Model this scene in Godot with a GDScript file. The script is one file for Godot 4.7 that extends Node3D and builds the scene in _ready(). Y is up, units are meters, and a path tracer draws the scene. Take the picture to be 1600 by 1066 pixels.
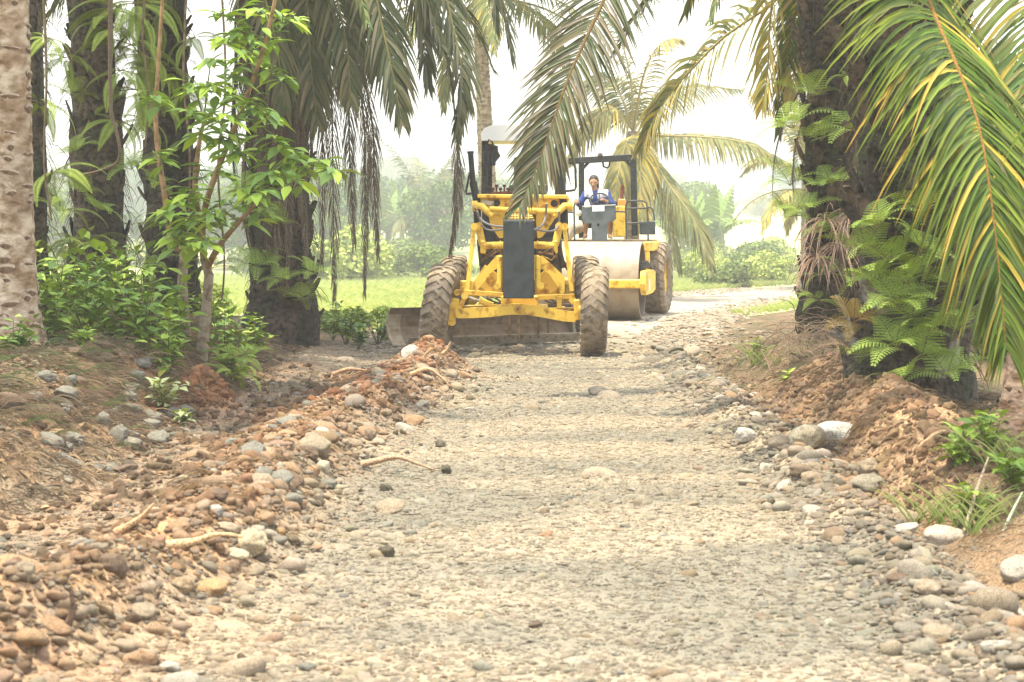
extends Node3D
# A motor grader and a road roller on a gravel road under palms. Units are metres, y is up, the camera looks along -z.

const FOCAL := 3400.0      # photo focal length in pixels of the 1600 px wide picture
const EYE := 2.05
const TILT := -0.05818     # radians
const SAND := Color(0.44, 0.36, 0.235)

var rng := RandomNumberGenerator.new()
var n_big := FastNoiseLite.new()
var n_mid := FastNoiseLite.new()
var n_fine := FastNoiseLite.new()
var n_patch := FastNoiseLite.new()
var M := {}
var used := {}
var pitch := Basis(Vector3.RIGHT, TILT)


# ---------------------------------------------------------------- mesh builder
class MB:
	var v := PackedVector3Array()
	var n := PackedVector3Array()
	var c := PackedColorArray()
	var col := Color(1, 1, 1)
	var t := Transform3D()

	func tri(a: Vector3, b: Vector3, d: Vector3, na: Vector3, nb: Vector3, nd: Vector3) -> void:
		a = t * a; b = t * b; d = t * d
		na = t.basis * na; nb = t.basis * nb; nd = t.basis * nd
		var g := (b - a).cross(d - a)
		if g.dot(na + nb + nd) > 0.0:
			v.push_back(a); v.push_back(d); v.push_back(b)
			n.push_back(na.normalized()); n.push_back(nd.normalized()); n.push_back(nb.normalized())
		else:
			v.push_back(a); v.push_back(b); v.push_back(d)
			n.push_back(na.normalized()); n.push_back(nb.normalized()); n.push_back(nd.normalized())
		c.push_back(col); c.push_back(col); c.push_back(col)

	func flat(a: Vector3, b: Vector3, d: Vector3, out := Vector3.ZERO) -> void:
		var g := (b - a).cross(d - a).normalized()
		if g.dot(out) < 0.0:
			g = -g
		tri(a, b, d, g, g, g)

	func quad(a: Vector3, b: Vector3, d: Vector3, e: Vector3, out := Vector3.ZERO) -> void:
		flat(a, b, d, out)
		flat(a, d, e, out)

	func squad(a: Vector3, b: Vector3, d: Vector3, e: Vector3, na: Vector3, nb: Vector3, nd: Vector3, ne: Vector3) -> void:
		tri(a, b, d, na, nb, nd)
		tri(a, d, e, na, nd, ne)

	# box with chamfered edges; b is its own basis
	func box(at: Vector3, size: Vector3, b := Basis(), bevel := 0.008) -> void:
		var h := size * 0.5
		bevel = minf(bevel, minf(h.x, minf(h.y, h.z)) * 0.6)
		var keep := t
		t = t * Transform3D(b, at)
		for ax in 3:
			var u := (ax + 1) % 3
			var w := (ax + 2) % 3
			for s in [-1.0, 1.0]:
				var q: Array[Vector3] = []
				for k in [[-1.0, -1.0], [1.0, -1.0], [1.0, 1.0], [-1.0, 1.0]]:
					var p := Vector3()
					p[ax] = h[ax] * s
					p[u] = (h[u] - bevel) * k[0]
					p[w] = (h[w] - bevel) * k[1]
					q.append(p)
				var o := Vector3(); o[ax] = s
				quad(q[0], q[1], q[2], q[3], o)
				for s2 in [-1.0, 1.0]:   # edge between face ax=s and face u=s2
					var e: Array[Vector3] = []
					for k in [-1.0, 1.0]:
						var p1 := Vector3(); p1[ax] = h[ax] * s; p1[u] = (h[u] - bevel) * s2; p1[w] = (h[w] - bevel) * k
						var p2 := Vector3(); p2[ax] = (h[ax] - bevel) * s; p2[u] = h[u] * s2; p2[w] = (h[w] - bevel) * k
						e.append(p1); e.append(p2)
					var oo := Vector3(); oo[ax] = s; oo[u] = s2
					quad(e[0], e[1], e[3], e[2], oo)
		for sx in [-1.0, 1.0]:
			for sy in [-1.0, 1.0]:
				for sz in [-1.0, 1.0]:
					flat(Vector3(h.x * sx, (h.y - bevel) * sy, (h.z - bevel) * sz), Vector3((h.x - bevel) * sx, h.y * sy, (h.z - bevel) * sz), Vector3((h.x - bevel) * sx, (h.y - bevel) * sy, h.z * sz), Vector3(sx, sy, sz))
		t = keep

	# box-section bar from a to b
	func bar(a: Vector3, b: Vector3, w: float, h: float, bevel := 0.006, hint := Vector3.UP) -> void:
		var z := (b - a).normalized()
		if absf(z.dot(hint)) > 0.97:
			hint = Vector3.BACK
		var x := hint.cross(z).normalized()
		box((a + b) * 0.5, Vector3(w, h, a.distance_to(b)), Basis(x, z.cross(x), z), bevel)

	# swept round section
	func tube(p: Array, r: Array, sides := 8, caps := true, lump := 0.0, noise: FastNoiseLite = null) -> void:
		var rings := []
		var nr := []
		var side := Vector3.RIGHT
		for i in p.size():
			var d: Vector3 = (p[mini(i + 1, p.size() - 1)] - p[maxi(i - 1, 0)]).normalized()
			if i == 0 and absf(d.dot(side)) > 0.9:
				side = Vector3.UP
			side = (side - d * side.dot(d)).normalized()
			var up := d.cross(side)
			var rr: float = r[mini(i, r.size() - 1)]
			var ring := PackedVector3Array()
			var rn := PackedVector3Array()
			for k in sides:
				var a := TAU * k / sides
				var o := side * cos(a) + up * sin(a)
				var q: Vector3 = p[i]
				var f := 1.0
				if noise:
					f += lump * noise.get_noise_3dv(q * 3.0 + o * 1.5)
				ring.push_back(q + o * rr * f)
				rn.push_back(o)
			rings.append(ring)
			nr.append(rn)
		for i in p.size() - 1:
			for k in sides:
				var l := (k + 1) % sides
				squad(rings[i][k], rings[i][l], rings[i + 1][l], rings[i + 1][k], nr[i][k], nr[i][l], nr[i + 1][l], nr[i + 1][k])
		if caps:
			for i in [0, p.size() - 1]:
				var j: int = 1 if i == 0 else p.size() - 2
				var o: Vector3 = (p[i] - p[j]).normalized()
				for k in range(1, sides - 1):
					flat(rings[i][0], rings[i][k], rings[i][k + 1], o)

	func rod(a: Vector3, b: Vector3, r: float, sides := 10) -> void:
		tube([a, b], [r], sides)

	# profile of (radius, height) turned about the y axis of xf; sharp gives each face its own normal
	func lathe(prof: Array, xf: Transform3D, sides := 32, sharp := true) -> void:
		var keep := t
		t = t * xf
		for i in prof.size() - 1:
			var p: Vector2 = prof[i]
			var q: Vector2 = prof[i + 1]
			var e := (q - p)
			if e.length() < 1e-6:
				continue
			var m := Vector2(e.y, -e.x).normalized()
			var m0 := m
			var m1 := m
			if not sharp:
				if i > 0:
					var e0: Vector2 = p - prof[i - 1]
					m0 = (m + Vector2(e0.y, -e0.x).normalized()).normalized()
				if i < prof.size() - 2:
					var e1: Vector2 = prof[i + 2] - q
					m1 = (m + Vector2(e1.y, -e1.x).normalized()).normalized()
			for k in sides:
				var a := TAU * k / sides
				var b := TAU * (k + 1) / sides
				var ua := Vector3(cos(a), 0, sin(a))
				var ub := Vector3(cos(b), 0, sin(b))
				squad(ua * p.x + Vector3.UP * p.y, ub * p.x + Vector3.UP * p.y, ub * q.x + Vector3.UP * q.y, ua * q.x + Vector3.UP * q.y,
					ua * m0.x + Vector3.UP * m0.y, ub * m0.x + Vector3.UP * m0.y, ub * m1.x + Vector3.UP * m1.y, ua * m1.x + Vector3.UP * m1.y)
		t = keep

	# polygon in the plane of basis x,y pushed out along z by depth (centred)
	func prism(poly: PackedVector2Array, depth: float, xf: Transform3D) -> void:
		var keep := t
		t = t * xf
		var ids := Geometry2D.triangulate_polygon(poly)
		for s in [-0.5, 0.5]:
			for i in range(0, ids.size(), 3):
				var a := poly[ids[i]]
				var b := poly[ids[i + 1]]
				var d := poly[ids[i + 2]]
				flat(Vector3(a.x, a.y, depth * s), Vector3(b.x, b.y, depth * s), Vector3(d.x, d.y, depth * s), Vector3(0, 0, s))
		var turn := -1.0 if Geometry2D.is_polygon_clockwise(poly) else 1.0
		for i in poly.size():
			var a := poly[i]
			var b := poly[(i + 1) % poly.size()]
			var e := (b - a).normalized() * turn
			quad(Vector3(a.x, a.y, -depth / 2), Vector3(b.x, b.y, -depth / 2), Vector3(b.x, b.y, depth / 2), Vector3(a.x, a.y, depth / 2), Vector3(e.y, -e.x, 0))
		t = keep

	# narrow leaf that bends with its own weight
	func blade(p: Vector3, dir: Vector3, nrm: Vector3, length: float, w: float, droop: float, segs: int, c0: Color, c1: Color, fold := 0.0) -> void:
		var d := dir.normalized()
		var q := p
		var lft := PackedVector3Array()
		var mid := PackedVector3Array()
		var rgt := PackedVector3Array()
		var nn := PackedVector3Array()
		for i in segs + 1:
			var f := float(i) / segs
			var wid := w * (0.35 + 0.65 * minf(1.0, f * 4.0)) * (1.0 - pow(f, 2.2)) * 0.5 + 0.0008
			var side := d.cross(nrm).normalized()
			var up := side.cross(d)
			lft.push_back(q - side * wid + up * fold * wid)
			rgt.push_back(q + side * wid + up * fold * wid)
			mid.push_back(q)
			nn.push_back(up)
			d = (d + Vector3.DOWN * droop / segs).normalized()
			q += d * length / segs
		for i in segs:
			col = c0.lerp(c1, (i + 0.5) / segs)
			if fold == 0.0:
				squad(lft[i], rgt[i], rgt[i + 1], lft[i + 1], nn[i], nn[i], nn[i + 1], nn[i + 1])
			else:
				quad(lft[i], mid[i], mid[i + 1], lft[i + 1], nn[i])
				quad(mid[i], rgt[i], rgt[i + 1], mid[i + 1], nn[i])

	# ovate leaf with a folded midrib
	func leaf(p: Vector3, dir: Vector3, nrm: Vector3, length: float, w: float, droop := 0.3) -> void:
		var d := dir.normalized()
		var q := p
		var prof := [0.06, 0.62, 1.0, 0.85, 0.42, 0.0]
		var l := PackedVector3Array(); var m := PackedVector3Array(); var r := PackedVector3Array(); var nn := PackedVector3Array()
		for i in 6:
			var side := d.cross(nrm).normalized()
			var up := side.cross(d)
			var wid: float = w * 0.5 * prof[i]
			l.push_back(q - side * wid + up * wid * 0.28); r.push_back(q + side * wid + up * wid * 0.28); m.push_back(q); nn.push_back(up)
			d = (d + Vector3.DOWN * droop / 5.0).normalized()
			q += d * length / 5.0
		for i in 5:
			var s0 := (nn[i] + (m[i] - l[i]).normalized() * 0.25)
			quad(l[i], m[i], m[i + 1], l[i + 1], s0)
			quad(m[i], r[i], r[i + 1], m[i + 1], nn[i])

	func build() -> ArrayMesh:
		var m := ArrayMesh.new()
		if v.size() == 0:
			return m
		var a := []
		a.resize(Mesh.ARRAY_MAX)
		a[Mesh.ARRAY_VERTEX] = v
		a[Mesh.ARRAY_NORMAL] = n
		a[Mesh.ARRAY_COLOR] = c
		m.add_surface_from_arrays(Mesh.PRIMITIVE_TRIANGLES, a)
		return m


# ---------------------------------------------------------------- naming and placing
func numbered(s: String) -> String:
	var k: int = used.get(s, 0)
	used[s] = k + 1
	return s if k == 0 else "%s_%03d" % [s, k]

func tag(o: Node3D, label: String, category: String, group := "", kind := "") -> Node3D:
	if label: o.set_meta("label", label)
	if category: o.set_meta("category", category)
	if group: o.set_meta("group", group)
	if kind: o.set_meta("kind", kind)
	return o

func thing(called: String, label: String, category: String, at := Vector3.ZERO, group := "") -> Node3D:
	var o := Node3D.new()
	o.name = numbered(called)
	add_child(o)
	o.position = at
	return tag(o, label, category, group)

func put(called: String, mesh: Mesh, mat: Material, parent: Node3D, at := Transform3D()) -> MeshInstance3D:
	var o := MeshInstance3D.new()
	if parent == self:
		o.name = numbered(called)
	else:
		var k: int = parent.get_meta("_n_" + called, 0)
		parent.set_meta("_n_" + called, k + 1)
		o.name = called if k == 0 else "%s_%03d" % [called, k]
	o.mesh = mesh
	o.material_override = null
	for i in mesh.get_surface_count():
		o.set_surface_override_material(i, mat)
	o.transform = at
	parent.add_child(o, true)
	return o

# a pixel of the photograph at a distance -> a point of the place
func P(px: float, py: float, d: float) -> Vector3:
	var r := pitch * Vector3((px - 800.0) / FOCAL, (533.0 - py) / FOCAL, -1.0)
	return Vector3(0, EYE, 0) + r * (d / -r.z)

# where the sight line of a pixel meets the ground
func hit(px: float, py: float) -> Vector3:
	var d := 8.0
	var p := P(px, py, d)
	while d < 120.0:
		p = P(px, py, d)
		if p.y <= land(p.x, -p.z):
			return p
		d += 0.06 + d * 0.002
	return p

func on(x: float, d: float, up := 0.0) -> Vector3:
	return Vector3(x, land(x, d) + up, -d)

func rnd(a: float, b: float) -> float:
	return rng.randf_range(a, b)

func rdir() -> Vector3:
	var y := rnd(-1, 1)
	var a := rnd(0, TAU)
	return Vector3(sqrt(1 - y * y) * cos(a), y, sqrt(1 - y * y) * sin(a))

func tone(c: Color, amount: float) -> Color:
	var f := 1.0 + rnd(-amount, amount)
	return Color(c.r * f * (1 + rnd(-0.4, 0.4) * amount), c.g * f, c.b * f * (1 + rnd(-0.4, 0.4) * amount))

func cr(p: Array, t: float) -> Vector3:
	var m := p.size() - 1
	var f := clampf(t, 0.0, 1.0) * m
	var i := mini(int(f), m - 1)
	var u := f - i
	var a: Vector3 = p[maxi(i - 1, 0)]
	var b: Vector3 = p[i]
	var c: Vector3 = p[i + 1]
	var e: Vector3 = p[mini(i + 2, m)]
	return b.cubic_interpolate(c, a, e, u)


# ---------------------------------------------------------------- the land
func lerp_table(tab: Array, x: float) -> float:
	if x <= tab[0].x:
		return tab[0].y
	for i in tab.size() - 1:
		if x <= tab[i + 1].x:
			return lerpf(tab[i].y, tab[i + 1].y, (x - tab[i].x) / (tab[i + 1].x - tab[i].x))
	return tab[-1].y

var LEFT_ROW := [Vector2(8.5, -2.9), Vector2(9.5, -2.5), Vector2(10.5, -2.15), Vector2(11.9, -1.86), Vector2(13.5, -1.72), Vector2(18.1, -1.72), Vector2(22.9, -1.34), Vector2(28.4, -0.95), Vector2(31, -0.9)]

func road_mid(d: float) -> float:
	return 0.45 + 0.0115 * pow(maxf(0.0, d - 33.0), 2.0) if d < 75 else 20.7 + 0.97 * (d - 75.0)

func left_row(d: float) -> float:
	return lerp_table(LEFT_ROW, d)

func gauss(x: float, w: float) -> float:
	return exp(-x * x / (w * w))

func row_fade(d: float) -> float:
	return 1.0 - smoothstep(27.2, 29.4, d)

func land(x: float, d: float) -> float:
	var h := 0.02 * n_mid.get_noise_2d(x * 2.0, d * 2.0)
	if d < 75.0 and absf(x) < 40.0:
		h += 0.012 * n_fine.get_noise_2d(x * 7.0, d * 7.0)
	var rm := road_mid(d)
	var near := 1.0 - smoothstep(30.0, 40.0, d)
	if d < 40.0:
		var nb := n_big.get_noise_2d(x, d)
		var nm := n_mid.get_noise_2d(x + 40.0, d)
		# windrow of stones and clay on the left, a lower one on the right
		var dx := x - left_row(d) - 0.12 * nb
		h += (0.31 + 0.17 * nm) * gauss(dx, 0.34 if dx > 0.0 else 0.6) * row_fade(d) + 0.05 * n_fine.get_noise_2d(x * 3.0, d * 3.0) * gauss(dx, 0.9)
		h += 0.07 * gauss(x + 2.8, 0.5) * near
		h += (0.11 + 0.10 * nm) * gauss(x - 2.3 - 0.15 * nb, 0.26) * near
		h -= 0.10 * gauss(x - 2.72, 0.2) * near
		# the left bank
		var bank := smoothstep(-2.95, -4.3, x + 0.35 * nb) * lerpf(0.72, 0.26, smoothstep(26.0, 34.0, d))
		h += bank * (1.0 + 0.25 * nm) + 0.05 * n_fine.get_noise_2d(x * 2.5, d * 2.5) * smoothstep(-3.0, -3.6, x)
		# clay pushed up on the right
		var clay := smoothstep(14.2, 16.2, d) * (1.0 - smoothstep(22.0, 25.5, d))
		h += (0.36 + 0.20 * nm) * gauss(x - 3.2 - 0.2 * nb, 0.5) * clay
		h += 0.24 * smoothstep(2.75, 3.8, x) * near + 0.06 * nm * smoothstep(2.7, 3.2, x)
		h += 0.30 * gauss(Vector2(x - 4.1, d - 28.0).length(), 1.0)
		# the red heap at the foot of the saplings
		h += 0.42 * gauss(Vector2(x + 3.06, (d - 21.6) * 0.8).length(), 0.27)
		h += 0.20 * gauss(Vector2(x + 0.98, (d - 27.6) * 0.6).length(), 0.30)
	var out := absf(x - rm)
	if d > 36.0:
		h += 0.25 * smoothstep(2.8, 5.0, out) * smoothstep(36.0, 44.0, d) * (1.0 if x > rm else 0.12)
	if d > 60.0:
		h += 0.03 * (d - 60.0) * smoothstep(60.0, 110.0, d)
	return h

# 0 gravel road, 1 bare earth, 2 grass field
func zone(x: float, d: float) -> int:
	var rm := road_mid(d)
	if d < 34.0:
		if x > -3.35 + 0.3 * n_mid.get_noise_2d(x, d) and x < 2.62 + 0.25 * n_mid.get_noise_2d(x + 9.0, d):
			return 0
		return 1 if d > -5.0 and absf(x) < 14.0 else 2
	if absf(x - rm) < 2.7 + 0.4 * n_mid.get_noise_2d(x, d) and d < 140.0:
		return 0
	if d < 38.0 and absf(x) < 12.0 and x < 0.0:
		return 1
	return 1 if d < 44.0 and x > rm and x < 14.0 else 2

func clayness(x: float, d: float) -> float:
	if d > 36.0:
		return 0.0
	var nb := n_patch.get_noise_2d(x * 1.3, d * 1.3)
	var dx := x - left_row(d)
	var k := gauss(dx + 0.1, 0.45 if dx > -0.1 else 0.95) * row_fade(d) * (0.85 + 0.9 * nb)
	k = maxf(k, gauss(x - 3.2, 0.6) * smoothstep(14.0, 15.5, d) * (1.0 - smoothstep(23.0, 26.0, d)) * (0.95 + 0.3 * nb))
	k = maxf(k, gauss(x - 2.75, 0.45) * (0.30 + 0.8 * nb) * (1.0 - smoothstep(22.0, 30.0, d)))
	k = maxf(k, 1.3 * gauss(Vector2(x + 3.06, (d - 21.6) * 0.8).length(), 0.36))
	k = maxf(k, gauss(x + 3.3, 0.7) * (0.4 + 0.9 * nb))
	k = maxf(k, 1.2 * gauss(Vector2(x + 0.98, (d - 27.6) * 0.5).length(), 0.4))
	k = maxf(k, gauss(x + 3.0, 1.4) * (1.0 - smoothstep(10.0, 13.5, d)) * (0.85 + 0.6 * nb))
	return clampf(k, 0.0, 1.0)

func soil(x: float, d: float) -> Color:
	var z := zone(x, d)
	var nb := n_patch.get_noise_2d(x * 0.7, d * 0.7)
	var nf := n_fine.get_noise_2d(x * 3.0, d * 3.0)
	if z == 2:
		var g := Color(0.40, 0.46, 0.17).lerp(Color(0.54, 0.53, 0.26), clampf(0.5 + nb, 0, 1))
		return g
	var c: Color
	if z == 0:
		var ng := n_patch.get_noise_2d(x * 0.35 + 30.0, d * 0.9)
		c = Color(0.158, 0.142, 0.104).lerp(Color(0.245, 0.202, 0.138), clampf(0.45 + 1.2 * nb + 1.6 * ng, 0, 1))
		if x < left_row(d) - 0.4:
			c = c.lerp(Color(0.17, 0.13, 0.085), 0.85 * smoothstep(0.4, 0.9, left_row(d) - x))
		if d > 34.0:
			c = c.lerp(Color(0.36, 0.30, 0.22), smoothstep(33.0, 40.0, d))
	else:
		c = Color(0.17, 0.115, 0.065).lerp(Color(0.26, 0.18, 0.10), clampf(0.5 + 1.4 * nb, 0, 1))
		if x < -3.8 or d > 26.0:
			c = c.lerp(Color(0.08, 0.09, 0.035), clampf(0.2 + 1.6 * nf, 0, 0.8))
	var k := clayness(x, d)
	var clay := Color(0.29, 0.155, 0.075).lerp(Color(0.36, 0.215, 0.11), clampf(0.5 + nf, 0, 1))
	if x > 2.0:
		clay = clay.lerp(Color(0.46, 0.30, 0.175), 0.85)
	elif d > 20.0:
		clay = clay.lerp(Color(0.36, 0.13, 0.05), 0.5)
	return c.lerp(clay, k)


# ---------------------------------------------------------------- materials
func noise_tex(freq: float, kind: int, size: int, lo: Color, hi: Color, oct := 4, seed_ := 1, mid := -1.0, cell := 0) -> NoiseTexture2D:
	var n := FastNoiseLite.new()
	n.seed = seed_
	n.noise_type = kind
	n.frequency = freq
	n.fractal_octaves = oct
	if kind == FastNoiseLite.TYPE_CELLULAR:
		n.cellular_return_type = cell
	var t := NoiseTexture2D.new()
	t.width = size
	t.height = size
	t.seamless = true
	t.seamless_blend_skirt = 0.2
	t.noise = n
	var g := Gradient.new()
	g.set_color(0, lo)
	g.set_color(1, hi)
	if mid >= 0.0:
		g.set_offset(0, mid)
		g.set_offset(1, minf(1.0, mid + 0.3))
	t.color_ramp = g
	return t

func mat(name_: String, rough: float, tex: Texture2D = null, scale := 1.0, bump: Texture2D = null, bump_cm := 0.0, metal := 0.0) -> StandardMaterial3D:
	var m := StandardMaterial3D.new()
	m.resource_name = name_
	m.vertex_color_use_as_albedo = true
	m.roughness = rough
	m.metallic = metal
	m.metallic_specular = 0.4
	m.cull_mode = BaseMaterial3D.CULL_DISABLED
	if tex:
		m.albedo_texture = tex
	if tex or bump:
		m.uv1_triplanar = true
		m.uv1_scale = Vector3.ONE * scale
	if bump:
		m.heightmap_enabled = true
		m.heightmap_texture = bump
		m.heightmap_scale = bump_cm
	M[name_] = m
	return m

func make_materials() -> void:
	var W := Color(1, 1, 1)
	var S := FastNoiseLite.TYPE_SIMPLEX_SMOOTH
	var mottle := noise_tex(0.012, S, 512, Color(0.62, 0.6, 0.57), W, 5, 3, 0.3)
	var grain := noise_tex(0.05, S, 512, Color(0.55, 0.53, 0.5), W, 4, 5, 0.25)
	var grit := noise_tex(0.045, FastNoiseLite.TYPE_CELLULAR, 512, Color(0.55, 0.54, 0.52), W, 2, 7, 0.1)
	var grit_h := noise_tex(0.045, FastNoiseLite.TYPE_CELLULAR, 512, W, Color(0, 0, 0), 2, 7, -1.0, 1)
	var rough_h := noise_tex(0.03, S, 512, Color(0, 0, 0), W, 5, 11)
	var dirt := noise_tex(0.009, S, 512, Color(0.5, 0.42, 0.33), W, 6, 13, 0.28)
	var grime := noise_tex(0.010, S, 512, Color(0.74, 0.69, 0.6), W, 6, 19, 0.2)
	var paint := noise_tex(0.011, S, 512, Color(0.70, 0.6, 0.47), W, 6, 37, 0.14)
	var faint := noise_tex(0.010, S, 512, Color(0.86, 0.84, 0.81), W, 6, 29, 0.25)
	var streak := noise_tex(0.02, S, 512, Color(0.42, 0.38, 0.34), W, 5, 17, 0.25)
	mat("gravel", 0.95, grit, 1.2, grit_h, 2.2)
	mat("earth", 1.0, grain, 1.4, rough_h, 4.0)
	mat("field", 1.0, grain, 0.5)
	mat("stone", 0.9, mottle, 1.6, rough_h, 0.5)
	mat("clod", 1.0, grain, 3.0, rough_h, 0.8)
	mat("yellow", 0.48, paint, 0.8)
	mat("black", 0.6, mottle, 1.7)
	mat("slate", 0.7, faint, 0.8)
	mat("rubber", 0.95, grime, 1.3, rough_h, 0.6)
	mat("steel", 0.45, dirt, 0.8, null, 0.0, 0.35)
	mat("drum", 0.6, faint, 0.6, rough_h, 0.04, 0.2)
	mat("rust", 0.85, grime, 0.9, rough_h, 0.1, 0.1)
	mat("hose", 0.6)
	mat("white", 0.5)
	mat("bark", 1.0, streak, 0.9, rough_h, 3.0)
	mat("stem", 0.9, grime, 1.0)
	mat("pale_bark", 0.95, grime, 1.1, rough_h, 1.4)
	mat("dead", 0.95, grain, 2.0)
	mat("cloth", 0.95, grain, 6.0)
	mat("skin", 0.6)
	mat("hair", 0.5)
	mat("paper", 0.8)
	mat("lamp_glass", 0.2)
	for spec in [["leaf", 0.5, 0.6], ["palm_leaf", 0.5, 0.5], ["far_leaf", 0.8, 0.5], ["fern", 0.7, 0.6], ["grass", 0.8, 0.5]]:
		var m := mat(spec[0], spec[1])
		m.backlight_enabled = true
		m.backlight = Color(1.0, 1.0, 0.3) * spec[2]
		m.metallic_specular = 0.27


# ---------------------------------------------------------------- the scene
func _ready() -> void:
	var cam := Camera3D.new()
	cam.name = "camera"
	var lens_ := CameraAttributesPhysical.new()
	lens_.frustum_focal_length = 76.5
	lens_.frustum_focus_distance = 31.0
	lens_.exposure_aperture = 5.6
	cam.attributes = lens_
	cam.fov = 17.83
	cam.near = 0.1
	cam.far = 2500.0
	cam.position = Vector3(0, EYE, 0)
	cam.rotation = Vector3(TILT, 0, 0)
	add_child(cam)
	cam.current = true

	var env := Environment.new()
	env.background_mode = Environment.BG_SKY
	var sky := ProceduralSkyMaterial.new()
	sky.sky_top_color = Color(0.86, 0.90, 0.95)
	sky.sky_horizon_color = Color(1.0, 0.99, 0.97)
	sky.sky_curve = 0.2
	sky.sky_energy_multiplier = 1.15
	sky.ground_bottom_color = Color(0.45, 0.42, 0.33)
	sky.ground_horizon_color = Color(0.8, 0.82, 0.8)
	sky.sun_angle_max = 8.0
	env.sky = Sky.new()
	env.sky.sky_material = sky
	env.tonemap_mode = Environment.TONE_MAPPER_LINEAR
	env.tonemap_exposure = 2.75
	env.fog_enabled = true
	env.fog_density = 0.0010
	env.fog_light_color = Color(1.0, 0.99, 0.96)
	env.volumetric_fog_enabled = true
	env.volumetric_fog_density = 0.0
	env.sdfgi_enabled = true
	env.ssao_enabled = true
	env.ssil_enabled = true
	var we := WorldEnvironment.new()
	we.name = "world_environment"
	we.environment = env
	add_child(we)

	var sun := DirectionalLight3D.new()
	sun.name = "sun"
	sun.light_energy = 1.3
	sun.light_color = Color(1.0, 0.945, 0.84)
	sun.light_angular_distance = 2.5
	sun.shadow_enabled = true
	add_child(sun)
	sun.look_at_from_position(Vector3.ZERO, Vector3(0.17, -0.96, -0.10), Vector3.UP)

	rng.seed = 20240
	n_big.seed = 4; n_big.frequency = 0.25; n_big.fractal_octaves = 3
	n_mid.seed = 9; n_mid.frequency = 0.8; n_mid.fractal_octaves = 3
	n_fine.seed = 15; n_fine.frequency = 1.0; n_fine.fractal_octaves = 4
	n_patch.seed = 23; n_patch.frequency = 0.6; n_patch.fractal_octaves = 4
	make_materials()

	build_land()
	build_hills()
	build_mist()
	build_palms()
	build_background()
	build_grader()
	build_roller()
	build_driver()
	build_stones()
	build_saplings()
	build_undergrowth()
	build_litter()


func build_land() -> void:
	var xs: Array[float] = []
	var x := -420.0
	while x < 420.0:
		xs.append(x)
		var a := absf(x)
		x += 0.085 if a < 5.2 else (0.25 if a < 9.0 else (1.0 if a < 20.0 else (4.0 if a < 60.0 else 30.0)))
	var ds: Array[float] = []
	var d := -60.0
	while d < 620.0:
		ds.append(d)
		d += 8.0 if d < 4.0 else (0.5 if d < 8.0 else (0.10 if d < 30.0 else (0.3 if d < 50.0 else (0.8 if d < 80.0 else 15.0))))
	var nx := xs.size()
	var v := PackedVector3Array()
	var c := PackedColorArray()
	for j in ds.size():
		for i in nx:
			v.push_back(Vector3(xs[i], land(xs[i], ds[j]), -ds[j]))
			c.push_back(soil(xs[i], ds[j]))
	var nn := PackedVector3Array()
	nn.resize(v.size())
	for j in ds.size():
		for i in nx:
			var l := v[j * nx + maxi(i - 1, 0)]
			var r := v[j * nx + mini(i + 1, nx - 1)]
			var b := v[maxi(j - 1, 0) * nx + i]
			var f := v[mini(j + 1, ds.size() - 1) * nx + i]
			nn[j * nx + i] = (r - l).cross(f - b).normalized()
	var ids := [PackedInt32Array(), PackedInt32Array(), PackedInt32Array()]
	for j in ds.size() - 1:
		for i in nx - 1:
			var z := zone((xs[i] + xs[i + 1]) / 2, (ds[j] + ds[j + 1]) / 2)
			var o := j * nx + i
			var id: PackedInt32Array = ids[z]
			id.push_back(o); id.push_back(o + nx); id.push_back(o + 1)
			id.push_back(o + 1); id.push_back(o + nx); id.push_back(o + nx + 1)
			ids[z] = id
	var names := ["gravel_road", "ground", "grass_field"]
	var labels := ["pale gravel road of river stones running to the graders and bending right", "bare brown earth bank beside the gravel road", "sunlit pale green meadow behind the palms"]
	for z in 3:
		var remap := {}
		var v2 := PackedVector3Array(); var n2 := PackedVector3Array(); var c2 := PackedColorArray(); var i2 := PackedInt32Array()
		for q in ids[z]:
			if not remap.has(q):
				remap[q] = v2.size()
				v2.push_back(v[q]); n2.push_back(nn[q]); c2.push_back(c[q])
			i2.push_back(remap[q])
		var a := []
		a.resize(Mesh.ARRAY_MAX)
		a[Mesh.ARRAY_VERTEX] = v2; a[Mesh.ARRAY_NORMAL] = n2; a[Mesh.ARRAY_COLOR] = c2; a[Mesh.ARRAY_INDEX] = i2
		var m := ArrayMesh.new()
		m.add_surface_from_arrays(Mesh.PRIMITIVE_TRIANGLES, a)
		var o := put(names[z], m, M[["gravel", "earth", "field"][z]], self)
		tag(o, labels[z], ["road", "ground", "field"][z], "", "structure")


func build_hills() -> void:
	for k in 3:
		var mb := MB.new()
		var d0: float = [230.0, 330.0, 470.0][k]
		var hmax: float = [9.0, 16.0, 27.0][k]
		var nx := 70
		for j in 10:
			for i in nx:
				var q := []
				var cc := []
				for o in [[0, 0], [1, 0], [1, 1], [0, 1]]:
					var x := lerpf(-260.0, 260.0, float(i + o[0]) / nx) * (1.0 + k * 0.3)
					var f := float(j + o[1]) / 10.0
					var dd := d0 + f * 70.0
					var top := hmax * (0.62 + 0.9 * n_big.get_noise_2d(x * 0.045, k * 30.0)) * (0.75 if x > 0 and k == 2 else 1.0)
					q.append(Vector3(x, 2.0 + top * sin(minf(f * 1.7, 1.57)) + 2.2 * n_mid.get_noise_2d(x * 0.12, dd * 0.12), -dd))
				mb.col = tone(Color(0.055, 0.10, 0.03), 0.3)
				mb.quad(q[0], q[1], q[2], q[3], Vector3(0, 1, 0.5))
		tag(put("hills", mb.build(), M.far_leaf, self), ["low wooded rise closing the meadow", "middle wooded hill fading into the haze", "farthest pale hill under the white sky"][k], "hill", "", "structure")


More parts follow.
